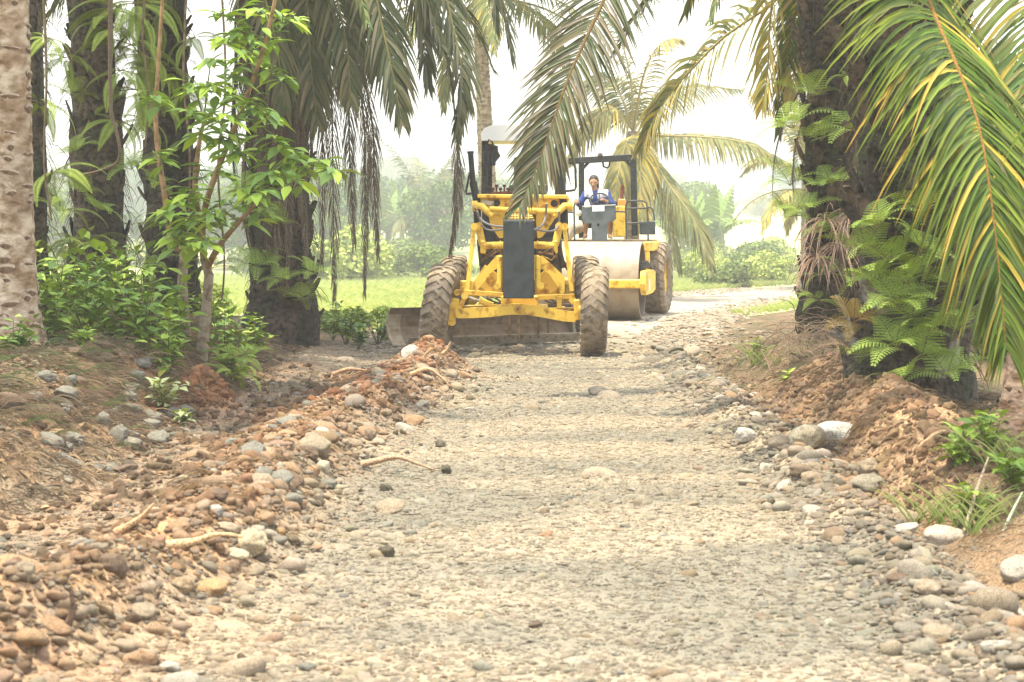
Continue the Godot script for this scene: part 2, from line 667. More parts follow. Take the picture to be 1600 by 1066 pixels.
func build_mist() -> void:
	for k in 3:
		var fog := FogVolume.new()
		fog.name = numbered("haze_bank")
		fog.shape = RenderingServer.FOG_VOLUME_SHAPE_BOX
		var near: float = [46.0, 58.0, 95.0][k]
		var high: float = [14.0, 20.0, 30.0][k]
		fog.size = Vector3(620.0 - k * 4.0, high, 560.0 - near - k * 3.0)
		fog.position = Vector3(0, high / 2.0 - 1.0, -(near + fog.size.z / 2.0))
		var m := FogMaterial.new()
		m.resource_name = "haze_%d" % k
		m.density = [0.003, 0.0055, 0.003][k]
		m.albedo = Color(0.97, 0.985, 0.95)
		fog.material = m
		add_child(fog)
		tag(fog, ["thin sunlit haze starting behind the road roller", "sunlit haze lying over the meadow", "deep haze before the wooded hills"][k], "haze", "", "stuff")


# ---------------------------------------------------------------- stones
func stone_mesh(seed_: int, sub: int, rough: float) -> ArrayMesh:
	var g := (1.0 + sqrt(5.0)) / 2.0
	var vs: Array[Vector3] = []
	for p in [[-1, g, 0], [1, g, 0], [-1, -g, 0], [1, -g, 0], [0, -1, g], [0, 1, g], [0, -1, -g], [0, 1, -g], [g, 0, -1], [g, 0, 1], [-g, 0, -1], [-g, 0, 1]]:
		vs.append(Vector3(p[0], p[1], p[2]).normalized())
	var fs := [[0, 11, 5], [0, 5, 1], [0, 1, 7], [0, 7, 10], [0, 10, 11], [1, 5, 9], [5, 11, 4], [11, 10, 2], [10, 7, 6], [7, 1, 8], [3, 9, 4], [3, 4, 2], [3, 2, 6], [3, 6, 8], [3, 8, 9], [4, 9, 5], [2, 4, 11], [6, 2, 10], [8, 6, 7], [9, 8, 1]]
	for s in sub:
		var mid := {}
		var nf := []
		for f in fs:
			var k := []
			for e in 3:
				var a: int = f[e]
				var b: int = f[(e + 1) % 3]
				var key := Vector2i(mini(a, b), maxi(a, b))
				if not mid.has(key):
					mid[key] = vs.size()
					vs.append((vs[a] + vs[b]).normalized())
				k.append(mid[key])
			nf.append([f[0], k[0], k[2]]); nf.append([f[1], k[1], k[0]]); nf.append([f[2], k[2], k[1]]); nf.append(k)
		fs = nf
	var r := RandomNumberGenerator.new()
	r.seed = seed_
	var nz := FastNoiseLite.new()
	nz.seed = seed_
	nz.frequency = 0.7
	nz.fractal_octaves = 3
	var cuts := []
	for k in 5:
		cuts.append([Vector3(r.randf_range(-1, 1), r.randf_range(-1, 1), r.randf_range(-1, 1)).normalized(), r.randf_range(0.62, 0.9)])
	var v := PackedVector3Array(); var n := PackedVector3Array(); var c := PackedColorArray(); var id := PackedInt32Array()
	for p in vs:
		var rad := 1.0 + rough * nz.get_noise_3dv(p * 1.6)
		for k in cuts:
			var dt: float = p.dot(k[0])
			if dt * rad > k[1]:
				rad = lerpf(rad, k[1] / dt, 0.75)
		v.push_back(p * rad)
		n.push_back(Vector3.ZERO)
		var tint := 0.92 + 0.25 * nz.get_noise_3dv(p * 2.6)
		c.push_back(Color(tint, tint, tint))
	for f in fs:
		var nm := (v[f[1]] - v[f[0]]).cross(v[f[2]] - v[f[0]])
		for e in 3:
			n[f[e]] += nm
		id.push_back(f[0]); id.push_back(f[2]); id.push_back(f[1])
	for i in n.size():
		n[i] = n[i].normalized()
		if n[i].dot(v[i]) < 0:
			n[i] = -n[i]
	var a := []
	a.resize(Mesh.ARRAY_MAX)
	a[Mesh.ARRAY_VERTEX] = v; a[Mesh.ARRAY_NORMAL] = n; a[Mesh.ARRAY_COLOR] = c; a[Mesh.ARRAY_INDEX] = id
	var m := ArrayMesh.new()
	m.add_surface_from_arrays(Mesh.PRIMITIVE_TRIANGLES, a)
	return m

func multi(called: String, mesh: Mesh, mat_: Material, xs: Array, cs: PackedColorArray, label: String, category: String, parent: Node3D = null) -> MultiMeshInstance3D:
	var mm := MultiMesh.new()
	mm.transform_format = MultiMesh.TRANSFORM_3D
	mm.use_colors = true
	mm.mesh = mesh
	mm.instance_count = xs.size()
	for i in xs.size():
		mm.set_instance_transform(i, xs[i])
		mm.set_instance_color(i, cs[i])
	for i in mesh.get_surface_count():
		mesh.surface_set_material(i, mat_)
	var o := MultiMeshInstance3D.new()
	o.multimesh = mm
	o.name = numbered(called) if parent == null else called
	(self if parent == null else parent).add_child(o, true)
	if parent == null:
		tag(o, label, category, "", "stuff")
	else:
		o.set_meta("kind", "stuff")
	return o

func turned(at: Vector3, size: Vector3, flatness := 0.35) -> Transform3D:
	var b := Basis(Vector3.UP, rnd(0, TAU)) * Basis(Vector3.RIGHT, rnd(-flatness, flatness)) * Basis(Vector3.BACK, rnd(-flatness, flatness))
	return Transform3D(b * Basis.from_scale(size), at)

func stone_tint(x: float, d: float) -> Color:
	var k := rng.randf()
	var c: Color
	if k < 0.28: c = Color(0.35, 0.32, 0.25)
	elif k < 0.62: c = Color(0.44, 0.37, 0.26)
	elif k < 0.76: c = Color(0.52, 0.46, 0.36)
	elif k < 0.82: c = Color(0.54, 0.50, 0.42)
	elif k < 0.91: c = Color(0.25, 0.25, 0.225)
	else: c = Color(0.30, 0.205, 0.12)
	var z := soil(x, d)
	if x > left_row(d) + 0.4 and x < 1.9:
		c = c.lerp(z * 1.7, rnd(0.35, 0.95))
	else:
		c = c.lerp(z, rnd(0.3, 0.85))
	var cl := clayness(x, d)
	if rng.randf() < cl * 0.7:
		c = c.lerp(Color(0.37, 0.225, 0.12), rnd(0.35, 0.9))
	return tone(c, 0.16)

func build_stones() -> void:
	var big: Array[ArrayMesh] = []
	for k in 6:
		big.append(stone_mesh(100 + k, 3, 0.28))
	var small: Array[ArrayMesh] = []
	for k in 3:
		small.append(stone_mesh(200 + k, 1, 0.3))
	# boulders that can be recognised: pixel of the foot's middle, width in pixels, flatness, colour, words
	var W := Color(0.50, 0.47, 0.40); var G := Color(0.24, 0.225, 0.18); var T := Color(0.36, 0.29, 0.20); var O := Color(0.46, 0.30, 0.15); var B := Color(0.25, 0.19, 0.13)
	var known := [
		[1302, 703, 104, 0.7, Color(0.58, 0.55, 0.49), "largest white boulder, cracked, in the right windrow below the clay mound"],
		[1262, 697, 70, 0.7, Color(0.52, 0.45, 0.32), "cream boulder touching the left side of the largest white boulder"],
		[1296, 704, 62, 0.5, T, "flat tan stone leaning on the front of the largest white boulder"],
		[1250, 745, 46, 0.65, B, "dark brown boulder, left of a pair in front of the white boulder"],
		[1270, 755, 44, 0.6, T, "tan rounded boulder, right of a pair in front of the white boulder"],
		[1362, 742, 50, 0.7, T, "tan block-shaped stone at the foot of the clay mound"],
		[1352, 770, 74, 0.6, Color(0.30, 0.27, 0.2), "grey-brown boulder half buried in gravel at the right road edge"],
		[1170, 690, 50, 0.6, W, "pale boulder at the right road edge above the cream boulder"],
		[1218, 700, 50, 0.55, T, "brown-grey stone between the pale boulder and the cream boulder"],
		[1475, 852, 78, 0.6, Color(0.5, 0.44, 0.35), "broad pale grey boulder beside the weeds on the right"],
		[1412, 815, 60, 0.5, T, "flat tan boulder left of the weeds on the right"],
		[1588, 905, 74, 0.65, Color(0.42, 0.38, 0.31), "large off-white boulder cut by the right edge of the picture"],
		[1558, 1022, 58, 0.6, W, "pale cream stone in the lower right corner of the road"],
		[1465, 1000, 70, 0.5, T, "long tan stone near the lower right corner"],
		[1452, 930, 56, 0.6, T, "rounded tan stone on the lower right road edge"],
		[492, 712, 74, 0.7, Color(0.33, 0.27, 0.19), "largest grey-brown boulder on the crest of the red windrow"],
		[503, 738, 40, 0.8, Color(0.54, 0.47, 0.36), "egg-shaped cream stone below the grey-brown crest boulder"],
		[385, 862, 86, 0.6, Color(0.5, 0.4, 0.26), "broad sandy boulder at the road side of the red windrow"],
		[372, 876, 44, 0.75, Color(0.6, 0.5, 0.35), "light stone leaning on the broad sandy boulder"],
		[436, 838, 32, 0.7, O, "small orange stone right of the broad sandy boulder"],
		[285, 925, 56, 0.7, Color(0.4, 0.3, 0.18), "brown half of a pair of boulders in the lower left windrow"],
		[330, 930, 72, 0.6, O, "orange-tan half of a pair of boulders in the lower left windrow"],
		[333, 806, 46, 0.6, W, "chalky white stone on the track left of the windrow"],
		[222, 962, 60, 0.5, T, "flat stone near the lower left corner of the windrow"],
		[265, 1050, 48, 0.6, W, "pale two-toned stone at the bottom edge of the windrow"],
		[450, 790, 62, 0.5, G, "long grey stone lying on the road side of the windrow"],
		[575, 690, 40, 0.8, B, "dark brown upright stone on the windrow before the left tyre"],
		[660, 640, 34, 0.7, G, "grey stone on the windrow end nearest the left tyre"],
		[935, 618, 44, 0.5, Color(0.34, 0.29, 0.22), "flat brown stone alone on the road before the right tyre"],
		[40, 905, 56, 0.8, T, "wedge-shaped tan stone at the far left of the red windrow"],
		[155, 860, 40, 0.6, T, "tan stone on the left track beside the windrow"],
		[480, 1048, 40, 0.5, G, "grey cobble at the bottom edge of the road"],
		[185, 690, 44, 0.9, G, "dark grey cobble leaning on the left bank"],
		[205, 702, 46, 0.7, Color(0.28, 0.25, 0.19), "brown-grey cobble, right one on the left bank"],
		[160, 665, 40, 0.9, G, "dark slab-like cobble high on the left bank"],
		[640, 560, 44, 0.7, W, "whitish block by the outer side of the left front tyre"],
		[700, 545, 30, 0.7, T, "sandy block wedged at the inner foot of the left front tyre"],
	]
	for k in known.size():
		var q: Array = known[k]
		var at := hit(q[0], q[1])
		var w: float = (0.9 if q[0] > 800 else 0.8) * q[2] * absf(at.z) / FOCAL
		var sz := Vector3(w * 0.5, w * 0.5 * q[3], w * 0.5 * rnd(0.8, 1.0))
		var o := put("boulder", big[k % 6], tinted("stone", tone(q[4], 0.05)), self, turned(at + Vector3(0, sz.y * 0.6, 0), sz, 0.2))
		tag(o, q[5], "stone")
	# cobbles: the largest three hundred or so each on their own
	var where := [
		["cobble in the red clay windrow left of the road", "stones in the red windrow"],
		["cobble in the stone windrow along the right edge", "stones in the right windrow"],
		["cobble tumbled down the foot of the left earth bank", "stones on the left bank"],
		["cobble lying loose on the gravel between the windrows", "loose stones on the road"]]
	var words := [["grey", Color(0.25, 0.235, 0.19)], ["tan", Color(0.37, 0.295, 0.20)], ["pale", Color(0.50, 0.45, 0.37)], ["dark brown", Color(0.19, 0.13, 0.085)], ["clay-stained orange", Color(0.40, 0.255, 0.145)]]
	for k in 262:
		var z := 0 if k < 88 else (1 if k < 170 else (2 if k < 244 else 3))
		var d := sqrt(rnd(72.0, 729.0)) if z < 2 else (rnd(16.0, 22.5) if z == 2 else rnd(9.5, 27.0))
		var x: float
		if z == 0: x = left_row(d) + rng.randfn(0.0, 0.34)
		elif z == 1: x = 2.3 + rng.randfn(0.0, 0.28)
		elif z == 2: x = rnd(-4.1, -2.95) if k % 4 else -3.65 + rng.randfn(0, 0.16)
		else: x = rnd(-1.0, 2.0)
		var r := rnd(0.04, 0.105) if z < 3 else rnd(0.025, 0.04)
		if z == 1: r = rnd(0.03, 0.075)
		var pick := rng.randi_range(0, 4)
		if z == 2: pick = 0 if k % 3 else 3
		if z == 1 and (pick == 4 or k % 3 == 0): pick = 2
		if z == 0 and pick == 2 and k % 3: pick = 4
		var sz := Vector3(r * rnd(0.9, 1.5), r * rnd(0.55, 0.8), r)
		var o := put("cobble", big[k % 6], tinted("stone", words[pick][1]), self, turned(on(x, d, sz.y * (0.3 if z != 1 else 0.1)), sz, 0.4))
		tag(o, words[pick][0] + " " + where[z][0], "stone", words[pick][0] + " " + where[z][1])
	# loose gravel that nobody could count
	var xs := [[], [], []]
	var cs := [PackedColorArray(), PackedColorArray(), PackedColorArray()]
	for k in 230000:
		var d := 8.3 + 25.0 * pow(rng.randf(), 1.15)
		var x := rnd(-4.4, 3.4)
		if absf(x) > d * 0.245 + 0.6:
			continue
		var r := 0.0048 * exp(absf(rng.randfn(0.0, 0.6))) * (1.0 + 0.5 * n_patch.get_noise_2d(x * 0.4 + 50.0, d * 0.4))
		var rowness := gauss(x - left_row(d), 0.5) * row_fade(d) + 1.3 * gauss(x - 2.3, 0.45)
		if rng.randf() < rowness * 0.45:
			r *= rnd(1.4, 3.4 if x < 0.0 else 2.8)
		elif x < 2.0 and rng.randf() < 0.06 - 0.2 * n_patch.get_noise_2d(x * 0.5, d * 0.8):
			r *= rnd(1.4, 2.6)
		if x > 2.8 or x < -3.4:
			if rng.randf() < 0.75:
				continue
		if d > 29.0: r *= 1.25
		if x < left_row(d) - 0.5 and rng.randf() < 0.2:
			continue
		var v := k % 3
		xs[v].append(turned(on(x, d, r * (0.15 if rowness > 0.3 else -0.12)), Vector3(r * rnd(0.9, 1.6), r * rnd(0.5, 0.85), r * rnd(0.8, 1.2)), 0.45))
		cs[v].append(stone_tint(x, d))
	for k in 7000:   # beyond and beside the machines
		var d := rnd(32.0, 60.0)
		var x := road_mid(d) + rng.randfn(0.0, 1.9) if k % 3 == 0 and d < 37.0 else road_mid(d) + (2.3 if k % 2 else -2.4) + rng.randfn(0.0, 0.4)
		var r := rnd(0.015, 0.045) * (1.5 if k % 3 == 0 else 1.0)
		xs[k % 3].append(turned(on(x, d, r * 0.1), Vector3(r * 1.3, r * 0.6, r), 0.3))
		cs[k % 3].append(tone(Color(0.36, 0.30, 0.22), 0.2))
	for v in 3:
		multi("gravel", small[v], M.stone, xs[v], cs[v], ["loose gravel and pebbles covering the road", "finer loose pebbles scattered over the road", "rounded pebbles bedded in the road surface"][v], "gravel")
	# clods of clay
	var clod := stone_mesh(330, 2, 0.6)
	xs = []
	var cc := PackedColorArray()
	for k in 15000:
		var d := sqrt(rnd(70.0, 800.0))
		var x := left_row(d) + rng.randfn(-0.5, 0.65)
		if k % 5 < 2:
			d = rnd(15.0, 24.5)
			x = 3.1 + rng.randfn(0.0, 0.5)
		elif k % 17 == 3:
			x = -3.06 + rng.randfn(0, 0.2)
			d = 21.4 + rng.randfn(0, 0.25)
		elif k % 17 == 5:
			x = rnd(-4.2, -3.2)
		if rng.randf() > clayness(x, d) + 0.08:
			continue
		var r := minf(0.055, 0.012 * exp(absf(rng.randfn(0, 0.75))))
		xs.append(turned(on(x, d, r * 0.2), Vector3(r * 1.3, r * 0.75, r), 1.0))
		var cl := soil(x, d)
		cc.append(tone(cl, 0.22))
	multi("clay_clods", clod, M.clod, xs, cc, "crumbled reddish clay clods on the windrow and mounds", "clay")

var tints := {}
# the same material under another base colour
func tinted(base: String, c: Color) -> StandardMaterial3D:
	var key := "%s %.2f %.2f %.2f" % [base, c.r, c.g, c.b]
	if not tints.has(key):
		var m: StandardMaterial3D = M[base].duplicate()
		m.albedo_color = c.linear_to_srgb()
		tints[key] = m
	return tints[key]


# ---------------------------------------------------------------- tyres
# axle along the y axis of xf; tread 0 = heavy chevron lugs, 1 = worn road-roller tread
func tyre_mesh(R: float, W: float, rim: float, lugs: int, worn: float) -> ArrayMesh:
	var mb := MB.new()
	var w := W / 2
	mb.col = Color(0.115, 0.10, 0.082)
	var rt := R - (0.028 if worn < 0.8 else 0.034)
	mb.lathe([Vector2(rim, -w * 0.72), Vector2(rim + 0.04, -w * 0.86), Vector2(rim + (R - rim) * 0.5, -w * 1.04), Vector2(R - 0.11, -w * 0.99), Vector2(rt - 0.02, -w * 0.84), Vector2(rt, -w * 0.6), Vector2(rt + 0.008, 0), Vector2(rt, w * 0.6), Vector2(rt - 0.02, w * 0.84), Vector2(R - 0.11, w * 0.99), Vector2(rim + (R - rim) * 0.5, w * 1.04), Vector2(rim + 0.04, w * 0.86), Vector2(rim, w * 0.72)], Transform3D(), 56, false)
	for side in [-1.0, 1.0]:
		for k in lugs:
			var a0 := TAU * (k + (0.5 if side > 0 else 0.0)) / lugs
			var n := 5
			var hw := TAU / lugs * 0.29
			var pr := []
			for i in n + 1:
				var f := float(i) / n
				var a := a0 - f * TAU / lugs * 0.95
				var y: float = side * lerpf(-0.04, w * 1.0, f)
				var top := R - (0.0 if f < 0.85 else 0.03 + 0.02 * worn) - worn * 0.026
				var low := top - 0.055 if f < 0.85 else top - 0.05
				var ww := hw * (0.75 + 0.35 * f)
				pr.append([Vector3(cos(a - ww) * low, y, sin(a - ww) * low), Vector3(cos(a - ww * 0.8) * top, y, sin(a - ww * 0.8) * top), Vector3(cos(a + ww * 0.8) * top, y, sin(a + ww * 0.8) * top), Vector3(cos(a + ww) * low, y, sin(a + ww) * low)])
			mb.col = tone(Color(0.185, 0.155, 0.115), 0.12)
			for i in n:
				var p: Array = pr[i]
				var q: Array = pr[i + 1]
				var o: Vector3 = Vector3(p[1].x, 0, p[1].z).normalized()
				mb.quad(p[0], p[1], q[1], q[0], p[1] - p[2])
				mb.quad(p[1], p[2], q[2], q[1], o)
				mb.quad(p[2], p[3], q[3], q[2], p[2] - p[1])
			mb.quad(pr[0][0], pr[0][1], pr[0][2], pr[0][3], Vector3(0, -side, 0))
			mb.quad(pr[n][0], pr[n][1], pr[n][2], pr[n][3], Vector3(0, side, 0))
	# caked mud so that the tread is not even
	for i in mb.v.size():
		var q := mb.v[i]
		var k := n_mid.get_noise_3dv(q * 3.2)
		var mud := clampf(0.45 + 1.7 * k, 0, 1) * (1.0 if Vector2(q.x, q.z).length() > R - 0.16 else 0.6)
		mb.c[i] = mb.c[i].lerp(Color(0.27, 0.215, 0.15), 0.35 + mud * 0.6)
		mb.v[i] = q * (1.0 + 0.008 * n_fine.get_noise_3dv(q * 4.0))
	return mb.build()

func rim_mesh(r: float, W: float, c: Color) -> ArrayMesh:
	var mb := MB.new()
	mb.col = c
	var w := W / 2
	mb.lathe([Vector2(r + 0.015, -w * 0.80), Vector2(r - 0.02, -w * 0.78), Vector2(r - 0.06, -w * 0.3), Vector2(r * 0.45, -w * 0.15), Vector2(0.0, -w * 0.15)], Transform3D(), 28)
	mb.lathe([Vector2(0.0, w * 0.15), Vector2(r * 0.45, w * 0.15), Vector2(r - 0.06, w * 0.3), Vector2(r - 0.02, w * 0.78), Vector2(r + 0.015, w * 0.80)], Transform3D(), 28)
	for s in [-1.0, 1.0]:
		mb.lathe([Vector2(0.12, w * 0.15 * s), Vector2(0.12, w * 0.7 * s), Vector2(0.08, w * 0.78 * s), Vector2(0, w * 0.78 * s)], Transform3D(), 16)
		for k in 8:
			var a := TAU * k / 8
			mb.rod(Vector3(cos(a) * r * 0.52, w * 0.1 * s, sin(a) * r * 0.52), Vector3(cos(a) * r * 0.52, w * 0.26 * s, sin(a) * r * 0.52), 0.016, 6)
	return mb.build()

const YEL := Color(0.70, 0.46, 0.055)
const YEL_D := Color(0.60, 0.385, 0.05)
const BLK := Color(0.022, 0.022, 0.022)

func axle_basis(yaw: float, lean: float) -> Basis:   # lathe's y axis laid along x
	return Basis(Vector3.UP, yaw) * Basis(Vector3.BACK, lean) * Basis(Vector3.BACK, -PI / 2)

var G0 := Vector3.ZERO
func gp(px: float, py: float, back := 0.0) -> Vector3:
	return P(px, py, 31.8 + back) - G0

func build_grader() -> void:
	G0 = Vector3(P(808, 540, 31.8).x, 0.01, -31.8)
	var g := thing("motor_grader", "yellow motor grader with black front slab and lowered blade facing the camera", "motor grader", G0)
	var mb: MB
	# wheels
	var ft := tyre_mesh(0.665, 0.39, 0.32, 26, 0.1)
	var fw := tyre_mesh(0.665, 0.38, 0.32, 26, 0.9)
	var rm := rim_mesh(0.33, 0.36, YEL_D)
	for s in 2:
		var at := gp(687, 478, 0.0) if s == 0 else gp(929, 487, -0.25)
		at.y = 0.655
		var b := axle_basis(-0.10 if s == 0 else -0.05, -0.155 if s == 0 else -0.03)
		var wheel := Node3D.new()
		wheel.name = "front_wheel" if s == 0 else "front_wheel_001"
		g.add_child(wheel)
		wheel.transform = Transform3D(b, at)
		wheel.set_meta("label", ["leaning front wheel with deep chevron lugs", "upright front wheel with worn muddy tread"][s])
		put("tyre", ft if s == 0 else fw, M.rubber, wheel, Transform3D(Basis(Vector3.UP, 0.3 * s), Vector3.ZERO))
		put("rim", rm, M.yellow, wheel)
	for s in [-1.0, 1.0]:
		for k in 2:
			var wheel := Node3D.new()
			wheel.name = "rear_wheel"
			g.add_child(wheel, true)
			wheel.transform = Transform3D(axle_basis(0, 0), Vector3(0.07 + s * 1.13, 0.655, -5.1 - 1.55 * k))
			put("tyre", ft, M.rubber, wheel)
			put("rim", rm, M.yellow, wheel)
	# chevron front axle beam
	mb = MB.new()
	mb.col = YEL
	var poly := PackedVector2Array()
	for q in [[712, 484], [716, 482], [770, 479], [800, 474.5], [809, 473.8], [820, 475], [860, 481], [899, 487.5], [899, 503], [880, 501.5], [845, 495], [818, 490.5], [800, 490.5], [770, 494.5], [740, 496.5], [716, 496.8], [712, 494]]:
		var w := gp(q[0], q[1])
		poly.append(Vector2(w.x, w.y))
	mb.prism(poly, 0.16, Transform3D(Basis(), Vector3(0, 0, 0.05)))
	var ax := put("front_axle", mb.build(), M.yellow, g)
	mb = MB.new()
	mb.col = YEL_D
	var cp := gp(809, 482.5)
	for r in [[0.062, 0.14], [0.045, 0.155], [0.02, 0.17]]:
		mb.lathe([Vector2(r[0], 0), Vector2(r[0], r[1] - 0.006), Vector2(r[0] - 0.006, r[1]), Vector2(0, r[1])], Transform3D(Basis(Vector3.RIGHT, PI / 2), cp), 20)
		mb.col = Color(0.5, 0.28, 0.05) if r[0] > 0.05 else Color(0.2, 0.12, 0.05)
	put("pivot_pin", mb.build(), M.yellow, ax)
	# knuckles
	for s in 2:
		mb = MB.new()
		mb.col = YEL
		if s == 0:
			mb.bar(gp(712, 466), gp(705, 503), 0.12, 0.12, 0.02, Vector3.BACK)
			mb.rod(gp(716, 487, -0.12), gp(716, 487, 0.1), 0.055)
			mb.rod(gp(706, 503, -0.05), gp(706, 503, 0.1), 0.06)
			mb.bar(gp(712, 492), gp(727, 463), 0.07, 0.1, 0.015, Vector3.BACK)
			mb.rod(gp(726, 462, -0.1), gp(726, 462, 0.1), 0.055)
			mb.rod(gp(712, 478), gp(687, 478), 0.09)
		else:
			mb.bar(gp(901, 468), gp(904, 500), 0.11, 0.12, 0.02, Vector3.BACK)
			mb.rod(gp(897, 496, -0.12), gp(897, 496, 0.1), 0.055)
			mb.rod(gp(903, 484), gp(925, 486), 0.09)
		put("wheel_knuckle", mb.build(), M.yellow, g)
	mb = MB.new()
	mb.col = YEL
	mb.box(gp(874, 473), Vector3(0.07, 0.17, 0.1))
	mb.box(gp(874, 465.5, -0.02), Vector3(0.085, 0.03, 0.12))
	put("lean_stop", mb.build(), M.yellow, g)
	# tie bar and lean cylinder
	mb = MB.new()
	mb.col = YEL
	mb.bar(gp(716, 456, 0.12), gp(786, 461, 0.12), 0.07, 0.075)
	mb.bar(gp(835, 465, 0.12), gp(898, 463, 0.12), 0.07, 0.075)
	mb.rod(gp(714, 457, 0.0), gp(714, 457, 0.2), 0.05)
	mb.rod(gp(895, 469, 0.0), gp(895, 469, 0.2), 0.055)
	put("tie_bar", mb.build(), M.yellow, g)
	mb = MB.new()
	mb.col = YEL
	mb.rod(gp(749, 470.5, 0.0), gp(770, 477, 0.02), 0.042, 14)
	mb.rod(gp(749, 470.5, 0.0), gp(751, 471.2, 0.0), 0.052, 14)
	var cyl := put("lean_cylinder", mb.build(), M.yellow, g)
	mb = MB.new()
	mb.col = Color(0.55, 0.55, 0.53)
	mb.rod(gp(730, 464, 0.0), gp(750, 470.8, 0.0), 0.022, 12)
	put("piston_rod", mb.build(), M.steel, cyl)
	# bolster between axle and frame
	mb = MB.new()
	mb.col = YEL
	mb.box(gp(812, 470, 0.2), Vector3(0.55, 0.16, 0.3), Basis(), 0.02)
	mb.col = YEL_D
	mb.box(gp(760, 481, 0.25), Vector3(0.9, 0.07, 0.2), Basis(), 0.01)
	mb.box(gp(860, 484, 0.25), Vector3(0.8, 0.06, 0.2), Basis(), 0.01)
	mb.col = YEL
	mb.box(gp(735, 448, 0.45), Vector3(0.42, 0.18, 0.16), Basis(), 0.01)
	mb.box(gp(766, 452, 0.42), Vector3(0.35, 0.2, 0.1), Basis(), 0.01)
	mb.box(gp(858, 450, 0.42), Vector3(0.42, 0.2, 0.1), Basis(), 0.01)
	put("front_frame", mb.build(), M.yellow, g)
	# dark front slab
	mb = MB.new()
	mb.col = Color(0.034, 0.042, 0.044)
	mb.box((gp(786.5, 344.5, -0.3) + gp(834, 465.5, -0.3)) / 2, Vector3(0.445, 1.13, 0.22), Basis(), 0.016)
	mb.col = Color(0.05, 0.056, 0.056)
	mb.box(gp(810, 345.5, -0.3) + Vector3(0, 0.012, 0), Vector3(0.43, 0.03, 0.19), Basis(), 0.008)
	put("front_slab", mb.build(), M.slate, g)
	mb = MB.new()
	mb.col = YEL
	for s in 2:
		mb.box((gp(781, 400, -0.18) + gp(781, 451, -0.18)) / 2 if s == 0 else (gp(840, 400, -0.18) + gp(840, 451, -0.18)) / 2, Vector3(0.08, 0.5, 0.28), Basis(), 0.03)
		mb.rod(gp([777.0, 844.5][s], 446, -0.33), gp([777.0, 844.5][s], 446, -0.1), 0.055, 14)
	put("slab_bracket", mb.build(), M.yellow, g)
	# bent side plates
	for s in 2:
		mb = MB.new()
		mb.col = YEL
		poly = PackedVector2Array()
		var pts: Array = [[742, 455], [742, 437], [776, 399], [785, 399], [785, 412], [777, 419], [769, 424], [752, 446], [743, 456]]
		if s == 1:
			pts = [[840, 400], [848, 400], [882, 432], [882, 456], [876, 459], [872, 448], [858, 428], [848, 421], [840, 419]]
		for q in pts:
			var w := gp(q[0], q[1])
			poly.append(Vector2(w.x, w.y))
		mb.prism(poly, 0.10, Transform3D(Basis(), Vector3(0, 0, 0.1)))
		put("side_plate", mb.build(), M.yellow, g)
		mb = MB.new()   # the same plate's return flange behind
		mb.col = YEL_D
		mb.bar(gp([771.0, 850.0][s], 423, 0.15), gp([752.0, 872.0][s], 450, 0.15), 0.06, 0.3)
		put("flange", mb.build(), M.yellow, g)
	# thin links and blade lift arms
	for s in 2:
		mb = MB.new()
		mb.col = YEL
		mb.bar(gp([730.0, 893.5][s], 456, 0.35), gp([741.0, 882.0][s], 353, 0.5), 0.065, 0.05, 0.006, Vector3.BACK)
		mb.rod(gp([741.0, 882.5][s], 354, 0.42), gp([741.0, 882.5][s], 354, 0.6), 0.055, 14)
		put("lift_link", mb.build(), M.yellow, g)
		mb = MB.new()
		mb.col = YEL
		mb.rod(gp([748.0, 874.0][s], 355, 0.7), gp([754.0, 867.5][s], 383, 0.62), 0.055, 14)
		mb.rod(gp([748.0, 874.0][s], 354, 0.6), gp([748.0, 874.0][s], 354, 0.8), 0.065, 14)
		mb.box(gp([755.0, 867.0][s], 386, 0.62), Vector3(0.09, 0.2, 0.12), Basis(), 0.02)
		mb.rod(gp([757.0, 866.0][s], 384, 0.6), gp([788.0, 834.0][s], 383, 0.6), 0.055, 14)
		mb.rod(gp([781.0, 841.0][s], 383, 0.6), gp([783.0, 839.0][s], 383, 0.6), 0.066, 14)
		put("lift_arm", mb.build(), M.yellow, g)
		mb = MB.new()
		mb.col = Color(0.09, 0.075, 0.06)
		mb.rod(gp([749.0, 871.0][s], 374, 0.8), gp([753.0, 880.0][s], 415 if s == 0 else 418, 0.9), 0.042, 12)
		if s == 1:
			mb.bar(gp(869, 392, 0.85), gp(890, 424, 0.9), 0.05, 0.05)
		put("lift_cylinder", mb.build(), M.steel, g)
	# saddle plate with its arched opening
	mb = MB.new()
	mb.col = YEL
	poly = PackedVector2Array()
	var outline := [[745, 306], [838, 303.5], [889, 309], [891, 318], [872, 326], [868, 340], [858, 356], [846, 372], [840, 372]]
	for k in 15:
		var a := PI * k / 14.0 * 1.12 - 0.19
		outline.append([813.0 + 25.0 * cos(a), 341.0 - 25.0 * sin(a)])
	outline += [[786, 372], [780, 372], [766, 352], [764, 340], [748, 322]]
	for q in outline:
		var w := gp(q[0], q[1], 0.95)
		poly.append(Vector2(w.x, w.y))
	mb.prism(poly, 0.14, Transform3D(Basis(), Vector3(0, 0, -0.95)))
	mb.col = YEL
	mb.box(gp(817, 307, 0.9), Vector3(1.36, 0.06, 0.28), Basis(Vector3.BACK, -0.01), 0.012)
	var saddle := put("saddle_plate", mb.build(), M.yellow, g)
	mb = MB.new()
	mb.col = Color(0.46, 0.42, 0.34)
	mb.box(gp(762, 317, 0.85), Vector3(0.19, 0.07, 0.02), Basis(Vector3.BACK, -0.06), 0.006)
	put("number_plate", mb.build(), M.rust, saddle)
	mb = MB.new()
	mb.col = Color(0.03, 0.03, 0.03)
